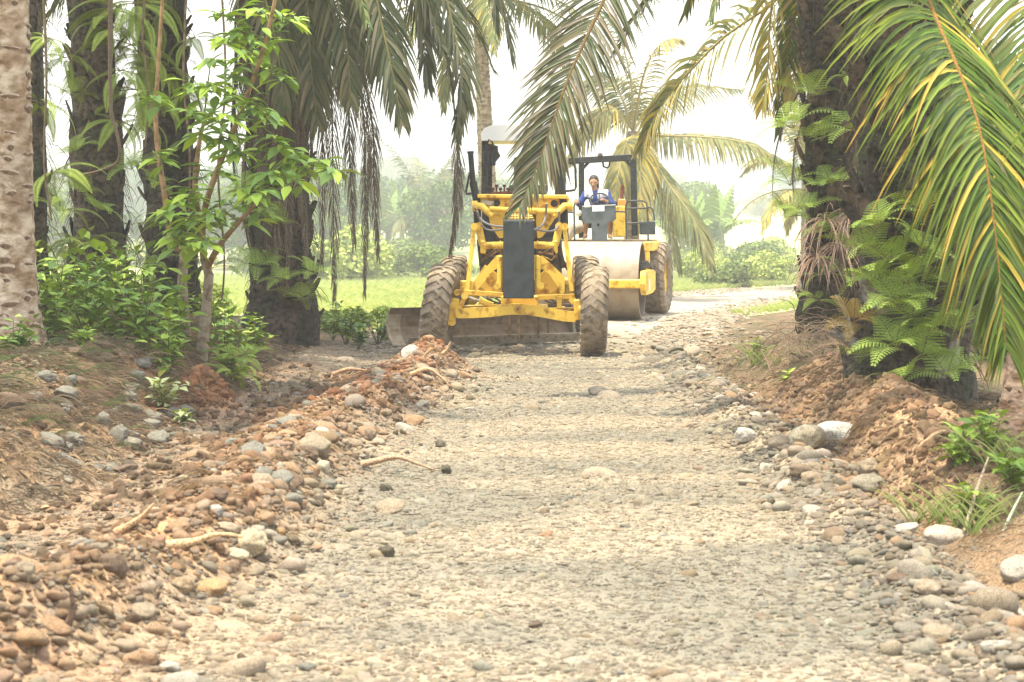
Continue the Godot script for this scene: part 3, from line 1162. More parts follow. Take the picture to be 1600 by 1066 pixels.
	for q in [[776.0, 317.0], [866.0, 318.0]]:
		mb.lathe([Vector2(0.0, 0.0), Vector2(0.05, 0.0), Vector2(0.055, -0.004)], Transform3D(Basis(Vector3.RIGHT, PI / 2), gp(q[0], q[1], 0.872)), 16)
	put("opening", mb.build(), M.black, saddle)
	for s in 2:
		mb = MB.new()
		mb.col = YEL
		mb.tube([gp([744.0, 892.0][s], 322, 0.8), gp([752.0, 882.0][s], 322, 0.75), gp([768.0, 866.0][s], 337, 0.7), gp([776.0, 860.0][s], 331, 0.75)], [0.055, 0.055, 0.05, 0.05], 12)
		mb.rod(gp([738.0, 895.0][s], 322, 0.8), gp([746.0, 888.0][s], 322, 0.8), 0.08, 14)
		put("shoulder_arm", mb.build(), M.yellow, g)
	mb = MB.new()
	mb.col = YEL
	mb.rod(gp(765, 326, 0.7), gp(872, 331.5, 0.7), 0.036, 12)
	mb.rod(gp(800, 327.7, 0.7), gp(872, 331.5, 0.7), 0.046, 12)
	put("side_shift_cylinder", mb.build(), M.yellow, g)
	# engine front seen through the arch: stack of finned covers
	for k in 7:
		mb = MB.new()
		mb.col = YEL.lerp(Color(0.75, 0.6, 0.3), 0.25 * (k % 3))
		mb.box(gp(813, 344 - k * 3.6, 0.55 + 0.07 * k), Vector3(0.42 - 0.03 * k, 0.022, 0.10), Basis(Vector3.BACK, 0.02 * (k % 2)), 0.006)
		for j in 6:
			mb.box(gp(800 + j * 5, 342 - k * 3.6, 0.55 + 0.07 * k), Vector3(0.025, 0.03, 0.08), Basis(), 0.005)
		put("cover_rib", mb.build(), M.yellow, g)
	mb = MB.new()
	mb.col = Color(0.10, 0.07, 0.04)
	mb.box(gp(813, 345, 1.35), Vector3(0.72, 0.62, 0.3), Basis(), 0.03)
	put("engine_block", mb.build(), M.rust, g)
	mb = MB.new()
	mb.col = Color(0.022, 0.022, 0.022)
	mb.box(gp(815, 356, 2.6), Vector3(1.25, 0.85, 0.12), Basis(), 0.02)
	put("cab_front", mb.build(), M.black, g)
	# main gooseneck frame and body behind
	mb = MB.new()
	mb.col = YEL_D
	mb.tube([gp(812, 452, 0.3), gp(812, 430, 0.9), gp(812, 396, 1.8), gp(812, 385, 3.2), gp(812, 390, 4.3)], [0.2, 0.19, 0.17, 0.17, 0.2], 4)
	put("gooseneck_frame", mb.build(), M.yellow, g)
	mb = MB.new()
	mb.col = YEL_D
	mb.box(Vector3(0.07, 1.35, -5.9), Vector3(1.15, 0.95, 3.1), Basis(), 0.05)
	mb.col = Color(0.05, 0.045, 0.035)
	mb.box(Vector3(0.07, 0.8, -5.8), Vector3(1.3, 0.3, 3.0), Basis(), 0.04)
	put("engine_hood", mb.build(), M.yellow, g)
	for s in [-1.0, 1.0]:
		mb = MB.new()
		mb.col = YEL_D
		mb.box(Vector3(0.07 + s * 0.82, 0.72, -5.87), Vector3(0.2, 0.4, 2.3), Basis(), 0.05)
		put("tandem_case", mb.build(), M.yellow, g)
	# drawbar, circle and their dark clutter behind the axle
	mb = MB.new()
	mb.col = YEL_D
	mb.bar(gp(812, 478, 0.5), gp(770, 482, 2.2), 0.12, 0.12)
	mb.bar(gp(812, 478, 0.5), gp(850, 482, 2.2), 0.12, 0.12)
	put("drawbar", mb.build(), M.yellow, g)
	mb = MB.new()
	mb.col = YEL_D
	var cc := gp(812, 484, 2.7)
	mb.lathe([Vector2(0.62, -0.05), Vector2(0.72, -0.05), Vector2(0.72, 0.05), Vector2(0.62, 0.05), Vector2(0.62, -0.05)], Transform3D(Basis(), cc), 40)
	put("blade_circle", mb.build(), M.yellow, g)
	mb = MB.new()
	mb.col = Color(0.07, 0.055, 0.04)
	mb.box(gp(768, 415, 1.0), Vector3(0.35, 0.7, 0.3), Basis(), 0.05)
	mb.box(gp(858, 410, 1.0), Vector3(0.38, 0.75, 0.3), Basis(), 0.05)
	mb.rod(gp(757, 395, 0.85), gp(785, 398, 0.85), 0.05)
	mb.rod(gp(838, 398, 0.85), gp(864, 402, 0.85), 0.06)
	put("hydraulic_pump", mb.build(), M.rust, g)
	for k in 9:   # pipes and hoses across the front
		mb = MB.new()
		mb.col = [Color(0.30, 0.16, 0.06), Color(0.10, 0.08, 0.06), Color(0.42, 0.24, 0.08)][k % 3]
		var l := k < 5
		var x0 := 752.0 if l else 838.0
		mb.tube([gp(x0 + rnd(0, 8), rnd(392, 414), 0.75), gp(x0 + 12 + rnd(-3, 3), rnd(388, 404), 0.62), gp(x0 + 24, rnd(386, 408), 0.5), gp(x0 + 32, rnd(390, 404), 0.6)], [0.013], 7)
		put("pipe", mb.build(), M.rust, g)
	for k in 5:
		mb = MB.new()
		mb.col = Color(0.12, 0.10, 0.08)
		var q := 755.0 + k * 7.0 + (70.0 if k > 2 else 0.0)
		mb.tube([gp(q, 463, 0.3), gp(q + 8, 468 + k % 2 * 3, 0.2), gp(q + 17, 474, 0.22), gp(q + 30, 472, 0.3)], [0.014], 7)
		put("hose", mb.build(), M.hose, g)
	for h in [[[742, 324], [748, 338], [758, 348], [772, 353], [787, 354]], [[746, 330], [752, 350], [760, 358], [772, 360], [786, 358]], [[854, 318], [852, 340], [846, 353], [834, 359]], [[874, 330], [873, 350], [866, 360], [850, 361], [836, 358]]]:
		mb = MB.new()
		mb.col = Color(0.16, 0.15, 0.15)
		var p := []
		for q in h:
			p.append(gp(q[0], q[1], 0.55 + 0.1 * p.size() * (1 if p.size() < 2 else -1)))
		var sm := []
		for k in 13:
			sm.append(cr(p, k / 12.0))
		mb.tube(sm, [0.016], 8)
		put("hose", mb.build(), M.hose, g)
	# dark lift cylinders standing up to left and right of the arch
	for s in 2:
		mb = MB.new()
		mb.col = BLK
		if s == 0:
			mb.tube([gp(735, 237, 0.9), gp(739, 286, 0.9)], [0.042], 14)
			mb.tube([gp(739, 284, 0.9), gp(745, 312, 0.9), gp(746, 350, 0.9)], [0.058, 0.06, 0.055], 14)
			mb.rod(gp(735, 236, 0.9), gp(735.2, 240, 0.9), 0.05, 14)
		else:
			mb.tube([gp(871, 235, 0.9), gp(876, 286, 0.9)], [0.042], 14)
			mb.tube([gp(876, 284, 0.9), gp(881, 322, 0.9), gp(883, 374, 0.9)], [0.058, 0.062, 0.055], 14)
		put("upright_cylinder", mb.build(), M.black, g)
	for q in [[[734, 270], [728, 299], [729, 303], [738, 302]], [[894, 252], [899, 262], [900, 292], [898, 297], [881, 299]]]:
		mb = MB.new()
		mb.col = Color(0.05, 0.045, 0.045)
		var p := []
		for w in q:
			p.append(gp(w[0], w[1], 1.0))
		mb.tube(p, [0.018], 8)
		put("guard_rail", mb.build(), M.black, g)
	# open cab: posts, roof, seat back, steering pedestal, exhaust
	for q in [[757.5, 3.6], [880.0, 3.6], [765.0, 5.2], [872.0, 5.2]]:
		mb = MB.new()
		mb.col = Color(0.04, 0.045, 0.045)
		var top := gp(q[0], 208, q[1])
		var low := gp(q[0] - 1.0, 320 if q[1] < 4 else 335, q[1])
		mb.bar(low, top, 0.10, 0.10, 0.01)
		put("cab_post", mb.build(), M.black, g)
	mb = MB.new()
	mb.col = Color(0.72, 0.72, 0.70)
	var rp_ := PackedVector2Array()
	for k in 9:
		var a := PI / 2 + (1.0 - k / 8.0) * PI / 2 if k < 4 else 0.0
	var x0 := gp(752, 200, 3.4).x
	var x1 := gp(886, 200, 3.4).x
	var y0 := gp(752, 219.5, 3.4).y
	var y1 := gp(752, 195, 3.4).y
	rp_ = PackedVector2Array([Vector2(x0, y0), Vector2(x1, y0), Vector2(x1 + 0.01, y0 + 0.12), Vector2(x1 - 0.05, y1 - 0.05), Vector2(x1 - 0.18, y1), Vector2(x0 + 0.18, y1), Vector2(x0 + 0.05, y1 - 0.05), Vector2(x0 - 0.01, y0 + 0.12)])
	mb.prism(rp_, 2.0, Transform3D(Basis(), Vector3(0, 0, -4.4)))
	put("canopy_roof", mb.build(), M.white, g)
	mb = MB.new()   # black bag hanging from the post
	mb.col = Color(0.015, 0.012, 0.012)
	var bag := gp(766, 243, 3.4)
	for k in 7:
		mb.tube([bag + Vector3(rnd(-0.1, 0.1), 0.16, rnd(-0.02, 0.02)), bag + Vector3(rnd(-0.1, 0.1), 0.0, rnd(-0.02, 0.05)), bag + Vector3(rnd(-0.12, 0.08), -0.13 - rnd(0, 0.04), rnd(-0.02, 0.04))], [0.03, 0.055, 0.02], 9, true, 0.6, n_mid)
	mb.tube([bag + Vector3(-0.08, 0.1, 0.02), bag + Vector3(-0.02, 0.26, 0), bag + Vector3(0.03, 0.22, 0), bag + Vector3(0.1, 0.08, 0.02)], [0.012], 6)
	var bagn := put("hanging_bag", mb.build(), M.hair, self, Transform3D(Basis(), G0))
	tag(bagn, "black crumpled bag hanging from the cab post of the motor grader", "bag")
	mb = MB.new()
	mb.col = Color(0.10, 0.11, 0.115)
	mb.rod(gp(810, 292, 4.4), gp(810, 246, 4.4), 0.075, 14)
	mb.box(gp(825, 297, 3.9), Vector3(0.62, 0.16, 0.3), Basis(), 0.02)
	mb.box(gp(817, 330, 3.9), Vector3(0.9, 0.55, 0.25), Basis(), 0.03)
	put("exhaust_and_console", mb.build(), M.black, g)
	for k in 5:
		mb = MB.new()
		mb.col = Color(0.16, 0.05, 0.03)
		var at := gp(770.0 + k * 6.0, 299 - k % 2, 3.5)
		mb.rod(at + Vector3(0, -0.1, 0), at + Vector3(0, 0.03 + 0.04 * (k % 2), 0), 0.014, 7)
		mb.rod(at + Vector3(0, 0.02 + 0.04 * (k % 2), 0), at + Vector3(0, 0.06 + 0.04 * (k % 2), 0), 0.03, 9)
		put("control_lever", mb.build(), M.rust, g)
	mb = MB.new()
	mb.col = Color(0.2, 0.06, 0.03)
	mb.rod(gp(768, 303, 3.5), gp(800, 301, 3.5), 0.03, 10)
	put("lever_bar", mb.build(), M.rust, g)
	# curved blade with end bit, bolted cutting edge
	var blade_xf := Transform3D(Basis(Vector3.UP, 0.50), gp(757, 523, 2.35) * Vector3(1, 0, 1))
	var half := 1.66
	var prof := []
	for k in 11:
		var a := deg_to_rad(lerpf(-62.0, 52.0, k / 10.0))
		prof.append(Vector2(0.42 - 0.46 * cos(a), 0.34 + 0.345 * sin(a)))
	mb = MB.new()
	mb.t = blade_xf
	for k in 10:
		for x in 12:
			var xa := lerpf(-half, half, x / 12.0)
			var xb := lerpf(-half, half, (x + 1) / 12.0)
			mb.col = tone(Color(0.25, 0.185, 0.13), 0.06)
			for o in [0.0, 0.03]:
				var p: Vector2 = prof[k]
				var q: Vector2 = prof[k + 1]
				mb.quad(Vector3(xa, p.y, p.x - o), Vector3(xb, p.y, p.x - o), Vector3(xb, q.y, q.x - o), Vector3(xa, q.y, q.x - o), Vector3(0, 0, 1 if o == 0.0 else -1))
	for s in [0, 10]:
		var p: Vector2 = prof[s]
		mb.quad(Vector3(-half, p.y, p.x), Vector3(half, p.y, p.x), Vector3(half, p.y, p.x - 0.03), Vector3(-half, p.y, p.x - 0.03), Vector3(0, 1 if s else -1, 0))
	for s in [-1.0, 1.0]:
		for k in 10:
			var p: Vector2 = prof[k]
			var q: Vector2 = prof[k + 1]
			mb.quad(Vector3(half * s, p.y, p.x), Vector3(half * s, q.y, q.x), Vector3(half * s, q.y, q.x - 0.03), Vector3(half * s, p.y, p.x - 0.03), Vector3(s, 0, 0))
	var bl := put("blade", mb.build(), M.rust, g)
	mb = MB.new()   # end bit: a second curved plate proud of the left end
	mb.t = blade_xf
	mb.col = Color(0.40, 0.33, 0.24)
	for k in 10:
		var p: Vector2 = prof[k] + Vector2(0.02, 0)
		var q: Vector2 = prof[k + 1] + Vector2(0.02, 0)
		if k > 7:
			mb.col = Color(0.28, 0.2, 0.13)
		mb.quad(Vector3(-half - 0.02, p.y, p.x), Vector3(-half + 0.2, p.y, p.x), Vector3(-half + 0.2, q.y, q.x), Vector3(-half - 0.02, q.y, q.x), Vector3(0, 0, 1))
		mb.quad(Vector3(-half + 0.2, p.y, p.x), Vector3(-half + 0.2, q.y, q.x), Vector3(-half + 0.2, q.y, q.x - 0.02), Vector3(-half + 0.2, p.y, p.x - 0.02), Vector3(1, 0, 0))
		mb.quad(Vector3(-half - 0.02, p.y, p.x), Vector3(-half - 0.02, q.y, q.x), Vector3(-half - 0.02, q.y, q.x - 0.05), Vector3(-half - 0.02, p.y, p.x - 0.05), Vector3(-1, 0, 0))
	put("end_bit", mb.build(), M.rust, bl)
	mb = MB.new()
	mb.t = blade_xf
	mb.col = Color(0.33, 0.285, 0.22)
	var e0: Vector2 = prof[0]
	mb.box(Vector3(0.1, e0.y + 0.055, e0.x + 0.045), Vector3(half * 2 - 0.2, 0.15, 0.022), Basis(Vector3.RIGHT, 0.45), 0.004)
	put("cutting_edge", mb.build(), M.rust, bl)
	for k in 18:
		mb = MB.new()
		mb.t = blade_xf
		mb.col = Color(0.10, 0.075, 0.05)
		var q := Vector3(-half + 0.32 + k * 0.155, e0.y + 0.075, e0.x + 0.05)
		mb.rod(q, q + Vector3(0, 0, 0.02), 0.016, 7)
		put("bolt", mb.build(), M.rust, bl)
	for k in 4:   # stays hanging in front of the blade
		mb = MB.new()
		mb.col = [Color(0.40, 0.30, 0.17), Color(0.46, 0.34, 0.19), Color(0.16, 0.12, 0.08), Color(0.16, 0.12, 0.08)][k]
		mb.bar(gp([796.0, 810.0, 842.0, 857.0][k], 492, 1.2), gp([796.0, 810.0, 841.0, 856.0][k], [526.0, 531.0, 522.0, 520.0][k], 1.2), 0.035, 0.03, 0.005)
		put("blade_stay", mb.build(), M.rust, g)
	mb = MB.new()
	mb.col = Color(0.22, 0.19, 0.14)
	mb.t = blade_xf
	mb.box(Vector3(half - 0.12, 0.36, 0.05), Vector3(0.05, 0.5, 0.18), Basis(Vector3.BACK, 0.1), 0.01)
	put("side_gusset", mb.build(), M.rust, bl)


# ---------------------------------------------------------------- roller
var R0 := Vector3.ZERO
func qp(px: float, py: float, d: float) -> Vector3:
	return P(px, py, d) - R0

func build_roller() -> void:
	R0 = Vector3(1.50, 0.01, -42.5)
	var r := thing("road_roller", "yellow single drum road roller with black roll bar behind the motor grader", "road roller", R0)
	var FB := Basis(Vector3.UP, -0.16)
	var RB := Basis(Vector3.UP, -0.22)
	var mb := MB.new()
	# drum: a steel shell open at its ends, with a recessed head
	mb.col = Color(0.32, 0.27, 0.20)
	var dx := Transform3D(FB * Basis(Vector3.BACK, -PI / 2), Vector3(0, 0.755, 0))
	mb.lathe([Vector2(0.715, -1.05), Vector2(0.75, -1.05), Vector2(0.755, -1.04), Vector2(0.755, 1.04), Vector2(0.75, 1.05), Vector2(0.715, 1.05)], dx, 72)
	mb.col = Color(0.22, 0.17, 0.13)
	for s in [-1.0, 1.0]:
		mb.lathe([Vector2(0.715, 1.05 * s), Vector2(0.71, 0.80 * s), Vector2(0.3, 0.78 * s), Vector2(0.28, 0.9 * s), Vector2(0, 0.9 * s)], dx, 72)
	put("drum", mb.build(), M.drum, r)
	# yoke frame round the drum
	mb = MB.new()
	mb.col = YEL
	mb.t = Transform3D(FB, Vector3.ZERO)
	mb.box(Vector3(0, 0.72, 0.92), Vector3(2.36, 0.17, 0.2), Basis(), 0.02)
	mb.box(Vector3(0, 0.72, -0.95), Vector3(2.36, 0.3, 0.2), Basis(), 0.02)
	put("front_crossbar", mb.build(), M.yellow, r)
	for s in [-1.0, 1.0]:
		mb = MB.new()
		mb.col = YEL
		var poly := PackedVector2Array([Vector2(-1.05, 0.55), Vector2(-0.5, 0.5), Vector2(0.78, 0.5), Vector2(1.0, 0.6), Vector2(1.06, 0.72), Vector2(1.0, 0.88), Vector2(0.88, 0.96), Vector2(-0.5, 0.96), Vector2(-1.05, 0.9)])
		mb.prism(poly, 0.10, Transform3D(FB * Basis(Vector3.UP, -PI / 2), FB * Vector3(1.16 * s, 0, 0)))
		var sp := put("side_frame", mb.build(), M.yellow, r)
		mb = MB.new()
		mb.t = Transform3D(FB, Vector3.ZERO)
		mb.col = YEL_D
		var slot := []
		for k in 16:
			var a := TAU * k / 16
			slot.append(Vector3(1.20 * s, 0.72 + (0.1 if sin(a) > 0 else -0.1) + 0.07 * sin(a), 0.72 + 0.08 * cos(a)))
		slot.append(slot[0])
		mb.tube(slot, [0.022], 7, false)
		put("slot_ring", mb.build(), M.yellow, sp)
		mb = MB.new()
		mb.t = Transform3D(FB, Vector3.ZERO)
		mb.col = Color(0.6, 0.58, 0.52)
		mb.box(Vector3(1.213 * s, 0.68, 0.2), Vector3(0.006, 0.22, 0.26), Basis(), 0.002)
		put("label_plate", mb.build(), M.paper, sp)
		mb = MB.new()
		mb.t = Transform3D(FB, Vector3.ZERO)
		mb.col = Color(0.05, 0.045, 0.04)
		for k in 3:
			mb.tube([Vector3(0.95 * s, 0.95, -0.05), Vector3(1.02 * s, 1.10 - 0.05 * k, 0.1), Vector3(1.12 * s, 1.12 - 0.05 * k, -0.15), Vector3(1.2 * s, 0.98, -0.35 - 0.06 * k)], [0.032], 8)
		put("hose_bundle", mb.build(), M.hose, sp)
	# rear frame
	mb = MB.new()
	mb.col = YEL
	mb.t = Transform3D(RB, Vector3.ZERO)
	mb.box(Vector3(0.02, 1.0, -1.55), Vector3(0.5, 0.6, 1.4), Basis(), 0.03)
	mb.box(Vector3(0.0, 1.40, -1.75), Vector3(2.04, 0.2, 1.5), Basis(), 0.025)
	mb.box(Vector3(0.84, 1.22, -1.12), Vector3(0.3, 0.42, 0.16), Basis(), 0.02)
	mb.box(Vector3(0.91, 0.95, -1.18), Vector3(0.2, 0.7, 0.14), Basis(), 0.02)
	mb.box(Vector3(-0.1, 1.1, -3.1), Vector3(1.2, 0.7, 1.6), Basis(), 0.08)
	put("rear_body", mb.build(), M.yellow, r)
	mb = MB.new()
	mb.col = Color(0.17, 0.13, 0.09)
	mb.t = Transform3D(RB, Vector3.ZERO)
	mb.box(Vector3(0.0, 1.515, -1.72), Vector3(1.96, 0.03, 1.4), Basis(), 0.006)
	put("platform_floor", mb.build(), M.rust, r)
	var tyre := tyre_mesh(0.75, 0.50, 0.38, 26, 0.5)
	var rimm := rim_mesh(0.42, 0.46, YEL)
	for s in [-1.0, 1.0]:
		var wheel := Node3D.new()
		wheel.name = "rear_wheel"
		r.add_child(wheel, true)
		wheel.transform = Transform3D(RB * Basis(Vector3.BACK, -PI / 2), RB * Vector3(0.93 * s, 0, -2.6) + Vector3(0, 0.74, 0))
		put("tyre", tyre, M.rubber, wheel)
		put("rim", rimm, M.yellow, wheel)
	# roll bar
	mb = MB.new()
	mb.col = Color(0.025, 0.028, 0.028)
	var zb := 44.2
	mb.bar(qp(908.5, 372, zb), qp(908.5, 250, zb), 0.115, 0.13, 0.012, Vector3.BACK)
	mb.bar(qp(992, 368, zb - 0.4), qp(989.5, 247, zb - 0.4), 0.125, 0.13, 0.012, Vector3.BACK)
	mb.bar(qp(889, 251.5, zb + 0.05), qp(994, 245.5, zb - 0.42), 0.11, 0.13, 0.012, Vector3.UP)
	mb.bar(qp(985, 250, zb - 0.4), qp(980, 247.5, zb - 0.4), 0.06, 0.1, 0.01, Vector3.BACK)
	mb.bar(qp(988, 261, zb - 0.4), qp(976, 249, zb - 0.35), 0.06, 0.09, 0.01, Vector3.BACK)
	mb.bar(qp(911, 263, zb), qp(921, 252, zb), 0.06, 0.09, 0.01, Vector3.BACK)
	var rb := put("roll_bar", mb.build(), M.black, r)
	mb = MB.new()
	mb.col = Color(0.03, 0.03, 0.03)
	mb.tube([qp(942, 252, zb - 0.2), qp(943, 260, zb - 0.1), qp(948, 262, zb - 0.1), qp(952, 260, zb - 0.1), qp(953, 252, zb - 0.2)], [0.02], 8)
	put("hanging_hook", mb.build(), M.black, rb)
	mb = MB.new()
	mb.col = Color(0.06, 0.05, 0.045)
	mb.lathe([Vector2(0.0, 0.09), Vector2(0.04, 0.08), Vector2(0.055, 0.04), Vector2(0.055, 0.0), Vector2(0, 0)], Transform3D(Basis(), qp(938, 245.5, zb - 0.2)), 12, false)
	put("roof_lamp", mb.build(), M.black, rb)
	# console
	var zc := 43.15
	mb = MB.new()
	mb.col = Color(0.095, 0.11, 0.115)
	var poly2 := PackedVector2Array()
	for q in [[909.5, 324], [962, 321.5], [962.5, 342], [958, 346], [949, 347], [948.5, 376], [925, 376], [924.5, 349], [913, 349], [909.5, 345]]:
		var w := qp(q[0], q[1], zc)
		poly2.append(Vector2(w.x, w.y))
	mb.prism(poly2, 0.22, Transform3D(Basis(), Vector3(0, 0, qp(935, 340, zc).z)))
	var con := put("console", mb.build(), M.slate, r)
	mb = MB.new()
	mb.col = Color(0.5, 0.5, 0.48)
	var ct := qp(936, 322.3, zc - 0.0)
	mb.box(ct + Vector3(0, 0.012, 0), Vector3(0.66, 0.02, 0.24), Basis(Vector3.BACK, 0.045), 0.005)
	put("console_top", mb.build(), M.slate, con)
	mb = MB.new()
	mb.col = Color(0.78, 0.80, 0.84)
	mb.box(qp(935, 326, zc - 0.118), Vector3(0.24, 0.105, 0.004), Basis(Vector3.BACK, 0.03), 0.001)
	put("paper_notice", mb.build(), M.paper, con)
	mb = MB.new()
	mb.col = Color(0.02, 0.02, 0.02)
	mb.lathe([Vector2(0, 0.012), Vector2(0.028, 0.012), Vector2(0.03, 0)], Transform3D(Basis(Vector3.RIGHT, PI / 2), qp(935, 351, zc - 0.11)), 14)
	put("key_switch", mb.build(), M.black, con)
	mb = MB.new()
	mb.col = Color(0.02, 0.02, 0.022)
	var ring := []
	var wc := qp(937, 313, zc + 0.18)
	var wb := Basis(Vector3.RIGHT, 0.85)
	for k in 21:
		ring.append(wc + wb * Vector3(cos(TAU * k / 20) * 0.19, 0, sin(TAU * k / 20) * 0.19))
	mb.tube(ring, [0.016], 8, false)
	for k in 3:
		mb.rod(wc, wc + wb * Vector3(cos(TAU * k / 3 + 0.5) * 0.19, 0, sin(TAU * k / 3 + 0.5) * 0.19), 0.012, 6)
	mb.rod(wc, wc + wb * Vector3(0, -0.35, 0.0), 0.025, 8)
	put("steering_wheel", mb.build(), M.black, r)
	mb = MB.new()
	mb.col = Color(0.55, 0.52, 0.42)
	mb.lathe([Vector2(0, -0.06), Vector2(0.04, -0.05), Vector2(0.062, 0.0), Vector2(0.06, 0.02), Vector2(0, 0.03)], Transform3D(Basis(Vector3.RIGHT, PI / 2), qp(904.5, 333, zc - 0.05)), 16, false)
	put("work_lamp", mb.build(), M.lamp_glass, r)
	# seat
	mb = MB.new()
	mb.col = Color(0.02, 0.02, 0.02)
	var st := qp(937, 352, zc + 0.95)
	mb.box(st, Vector3(0.55, 0.12, 0.5), Basis(), 0.04)
	mb.box(qp(946, 333, zc + 1.22), Vector3(0.5, 0.5, 0.1), Basis(Vector3.RIGHT, 0.1), 0.04)
	mb.box(st + Vector3(0, -0.17, 0), Vector3(0.3, 0.3, 0.3), Basis(), 0.02)
	put("seat", mb.build(), M.black, r)
	# yellow stand with the exhaust
	mb = MB.new()
	mb.col = YEL
	mb.box(qp(968, 346, zc + 0.5), Vector3(0.26, 0.62, 0.4), Basis(), 0.02)
	mb.col = Color(0.62, 0.24, 0.05)
	mb.box(qp(972, 316, zc + 0.5), Vector3(0.15, 0.13, 0.2), Basis(), 0.02)
	put("exhaust_stand", mb.build(), M.yellow, r)
	mb = MB.new()
	mb.col = Color(0.16, 0.055, 0.03)
	mb.tube([qp(972, 314, zc + 0.5), qp(972, 294, zc + 0.5), qp(972.6, 289.5, zc + 0.5)], [0.035, 0.035, 0.03], 10)
	put("exhaust_pipe", mb.build(), M.rust, r)
	mb = MB.new()
	mb.col = Color(0.045, 0.055, 0.06)
	mb.box(qp(1012, 356, zc + 0.6), Vector3(0.3, 0.27, 0.3), Basis(), 0.015)
	put("battery_box", mb.build(), M.slate, r)
	mb = MB.new()
	mb.col = Color(0.52, 0.45, 0.34)
	mb.tube([qp(884, 372, zc + 0.4), qp(892, 358, zc + 0.4), qp(908, 353, zc + 0.5)], [0.1, 0.15, 0.13], 6)
	put("feed_pipe", mb.build(), M.rust, r)
	# hand rails
	for q in [
		[[979, 374], [978, 322], [980, 316], [985, 314], [1004, 313.5], [1010, 317], [1012, 326], [1013, 376]],
		[[1010, 324], [1016, 324], [1021, 328], [1023, 345]], [[979, 326], [1012, 325]], [[979, 349.5], [1013, 347]],
		[[898, 375], [897, 324], [898, 318]], [[880, 331], [898, 332]], [[960, 330], [979, 331]]]:
		mb = MB.new()
		mb.col = Color(0.07, 0.07, 0.068)
		var p := []
		for w in q:
			p.append(qp(w[0], w[1], zc - 0.05 + (w[0] - 900.0) * -0.002))
		mb.tube(p, [0.018], 8)
		put("hand_rail", mb.build(), M.black, r)


# ---------------------------------------------------------------- driver
# smooth union of tapered capsules, meshed with surface nets
func body(mb: MB, bones: Array, cell: float, k: float) -> void:
	var lo := Vector3(1e9, 1e9, 1e9)
	var hi := -lo
	for b in bones:
		for e in 2:
			var q: Vector3 = b[e]
			var rr: float = b[2 + e] + k + cell * 2
			lo = lo.min(q - Vector3.ONE * rr)
			hi = hi.max(q + Vector3.ONE * rr)
	var nx := int((hi.x - lo.x) / cell) + 2
	var ny := int((hi.y - lo.y) / cell) + 2
	var nz := int((hi.z - lo.z) / cell) + 2
	var f := PackedFloat32Array()
	f.resize(nx * ny * nz)
	f.fill(1.0)
	for b in bones:
		var a: Vector3 = b[0]
		var e: Vector3 = b[1]
		var ra: float = b[2]
		var rb: float = b[3]
		var m := maxf(ra, rb) + k + cell * 2
		var l3 := ((a.min(e) - Vector3.ONE * m - lo) / cell).floor()
		var h3 := ((a.max(e) + Vector3.ONE * m - lo) / cell).ceil()
		var ab := e - a
		var l2 := maxf(ab.length_squared(), 1e-9)
		for z in range(maxi(0, int(l3.z)), mini(nz, int(h3.z) + 1)):
			for y in range(maxi(0, int(l3.y)), mini(ny, int(h3.y) + 1)):
				for x in range(maxi(0, int(l3.x)), mini(nx, int(h3.x) + 1)):
					var p := lo + Vector3(x, y, z) * cell
					var t := clampf((p - a).dot(ab) / l2, 0.0, 1.0)
					var d := p.distance_to(a + ab * t) - lerpf(ra, rb, t)
					var i := (z * ny + y) * nx + x
					var o := f[i]
					var h := maxf(k - absf(o - d), 0.0) / k
					f[i] = minf(o, d) - h * h * k * 0.25
	var at := {}
	for z in nz - 1:
		for y in ny - 1:
			for x in nx - 1:
				var i := (z * ny + y) * nx + x
				var mask := 0
				var cor := [i, i + 1, i + nx, i + nx + 1, i + nx * ny, i + nx * ny + 1, i + nx * ny + nx, i + nx * ny + nx + 1]
				for c in 8:
					if f[cor[c]] < 0.0:
						mask |= 1 << c
				if mask == 0 or mask == 255:
					continue
				var s := Vector3.ZERO
				var n := 0
				for eg in [[0, 1], [2, 3], [4, 5], [6, 7], [0, 2], [1, 3], [4, 6], [5, 7], [0, 4], [1, 5], [2, 6], [3, 7]]:
					var fa := f[cor[eg[0]]]
					var fb := f[cor[eg[1]]]
					if (fa < 0.0) != (fb < 0.0):
						var t := fa / (fa - fb)
						var pa := Vector3(eg[0] & 1, (eg[0] >> 1) & 1, (eg[0] >> 2) & 1)
						var pb := Vector3(eg[1] & 1, (eg[1] >> 1) & 1, (eg[1] >> 2) & 1)
						s += pa.lerp(pb, t)
						n += 1
				var g := Vector3(f[cor[1]] - f[cor[0]] + f[cor[7]] - f[cor[6]], f[cor[2]] - f[cor[0]] + f[cor[7]] - f[cor[5]], f[cor[4]] - f[cor[0]] + f[cor[7]] - f[cor[3]]).normalized()
				at[Vector3i(x, y, z)] = [lo + (Vector3(x, y, z) + s / n) * cell, g]
	var quad_of = func(p0, p1, p2, p3) -> void:
		if at.has(p0) and at.has(p1) and at.has(p2) and at.has(p3):
			mb.squad(at[p0][0], at[p1][0], at[p2][0], at[p3][0], at[p0][1], at[p1][1], at[p2][1], at[p3][1])
	for key in at.keys():
		var q: Vector3i = key
		var i := (q.z * ny + q.y) * nx + q.x
		var s := f[i] < 0.0
		if s != (f[i + 1] < 0.0): quad_of.call(q, q - Vector3i(0, 1, 0), q - Vector3i(0, 1, 1), q - Vector3i(0, 0, 1))
		if s != (f[i + nx] < 0.0): quad_of.call(q, q - Vector3i(1, 0, 0), q - Vector3i(1, 0, 1), q - Vector3i(0, 0, 1))
		if s != (f[i + nx * ny] < 0.0): quad_of.call(q, q - Vector3i(1, 0, 0), q - Vector3i(1, 1, 0), q - Vector3i(0, 1, 0))

